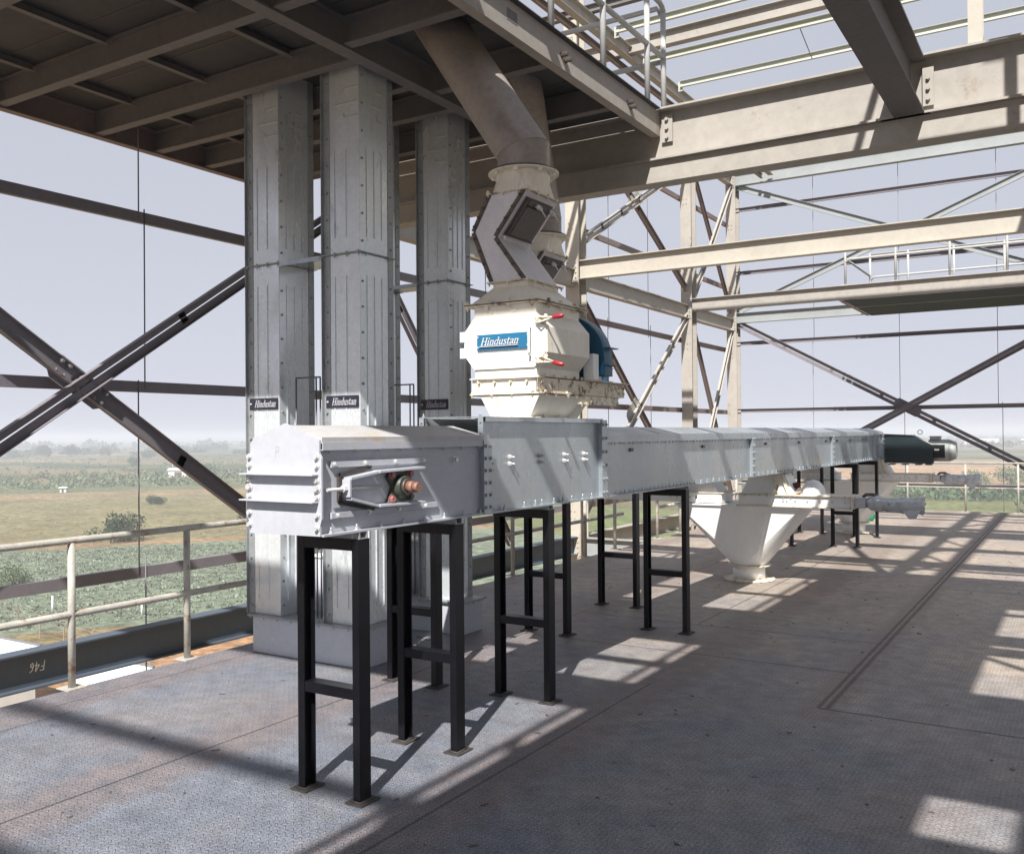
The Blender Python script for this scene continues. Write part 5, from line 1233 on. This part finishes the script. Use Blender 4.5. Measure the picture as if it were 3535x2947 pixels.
for i in range(nP):
    p = P0+dd*(i/(nP-1)); n_ = V((-dd.y,dd.x,0)).normalized()
    build('fence_post', MB().bar(p,p+V((0,0,1.7)),.09,.09,(1,0,0)).bar(p+V((0,0,1.68)),p+V((0,0,2.15))+n_*.35,.06,.06).bar(p+V((0,0,1.68)),p+V((0,0,2.15))-n_*.35,.06,.06), fm, t)
for z, s_ in ((2.1,.33),(2.1,-.33),(1.5,0),(1.0,0)):
    n_ = V((-dd.y,dd.x,0)).normalized()*s_
    build('wire', MB().cyl(P0+V((0,0,z))+n_,P1+V((0,0,z))+n_,.02,n=5), fm, t)
for i, (az, d_, l) in enumerate([(58.2,106,'left'),(53.6,100,'middle'),(46.6,96,'right')]):
    p = place(az,d_); single('marker_post', 'white marker post beside the dirt road below, %s one' % l, 'post', MB().cyl(p,(p[0],p[1],GZ+1.8),.11,.09,n=8), roofw, p, 'white marker posts by the road')
for i, (az, d_, l) in enumerate([(51.9,470,'left of the white shed roof'),(45.1,600,'right of the falling brace'),(43.5,620,'near the elevator edge')]):
    p = place(az,d_); t = thing('utility_pole', 'thin pale utility pole %s in the far fields' % l, 'pole', p, 'utility poles in the fields')
    build('pole', MB().cyl(p,(p[0],p[1],GZ+9),.16,.11,n=8), wallm, t); build('crossarm', MB().bar((p[0]-.9,p[1]-.6,GZ+8.4),(p[0]+.9,p[1]+.6,GZ+8.4),.12,.12), wallm, t)

# ------------------------------------------------------------------ hazy air
HZ = .00075
hm = bpy.data.materials.new('haze'); hm.use_nodes = True; nt = hm.node_tree; nt.nodes.clear()
pv = nd(nt, 'ShaderNodeVolumePrincipled', i={'Density': HZ, 'Anisotropy': 0.}); pv.inputs['Color'].default_value = (.77,.81,.90,1)
ou = nd(nt, 'ShaderNodeOutputMaterial'); nt.links.new(pv.outputs[0], ou.inputs['Volume'])
hzo = build('haze', MB().box(-G-60,G+60,-G-60,G+60,GZ-1,12.), hm); tag(hzo, kind='stuff')

# ------------------------------------------------------------------ light, sky, camera
sd = V((.305,-.873,1)).normalized()
sun = bpy.data.lights.new('sun','SUN'); sun.energy = 4.9; sun.angle = math.radians(.53); sun.color = (1,.962,.905)
so = bpy.data.objects.new('sun', sun); COL.objects.link(so); so.rotation_euler = sd.to_track_quat('Z','Y').to_euler(); so.location = (4,-12,20)
w = bpy.data.worlds.new('World'); scene.world = w; w.use_nodes = True; nt = w.node_tree
bg = nt.nodes['Background']; sky = nd(nt, 'ShaderNodeTexSky', sky_type='NISHITA')
sky.sun_disc = False; sky.sun_elevation = math.asin(sd.z); sky.sun_rotation = math.atan2(sd.x, sd.y)
sky.air_density = 1.0; sky.dust_density = .3; sky.ozone_density = 2.0; sky.altitude = 0
gm = nd(nt, 'ShaderNodeGamma', i={1: .12}); nt.links.new(sky.outputs[0], gm.inputs[0])      # dust haze evens the sky out
hv = nd(nt, 'ShaderNodeMix', data_type='RGBA'); hv.inputs[0].default_value = .75      # hazy air: the blue washed out toward white
bw = nd(nt, 'ShaderNodeRGBToBW'); nt.links.new(gm.outputs[0], bw.inputs[0])
tn = nd(nt, 'ShaderNodeMix', data_type='RGBA', blend_type='MULTIPLY', i={0: 1.}); nt.links.new(bw.outputs[0], tn.inputs[6]); tn.inputs[7].default_value = (.925,.965,1.15,1)
nt.links.new(gm.outputs[0], hv.inputs[6]); nt.links.new(tn.outputs[2], hv.inputs[7])
gn = nd(nt, 'ShaderNodeVectorMath', operation='SCALE'); gn.inputs['Scale'].default_value = 2.62; nt.links.new(hv.outputs[2], gn.inputs[0])
nt.links.new(gn.outputs[0], bg.inputs[0]); bg.inputs[1].default_value = .12
cam = bpy.data.cameras.new('camera'); co = bpy.data.objects.new('camera', cam); COL.objects.link(co)
cam.sensor_width = 36; cam.lens = 36*1895.86/2100; cam.clip_start = .05; cam.clip_end = 30000
co.matrix_world = Matrix(((RIGHT.x,UP.x,-FWD.x,0),(RIGHT.y,UP.y,-FWD.y,0),(RIGHT.z,UP.z,-FWD.z,CAMH),(0,0,0,1)))
scene.camera = co
vs = scene.view_settings; vs.view_transform = 'Standard'; vs.look = 'None'; vs.gamma = 1; vs.exposure = .8; vs.use_curve_mapping = False
scene.cycles.max_bounces = 8; scene.cycles.diffuse_bounces = 4; scene.cycles.volume_bounces = 1
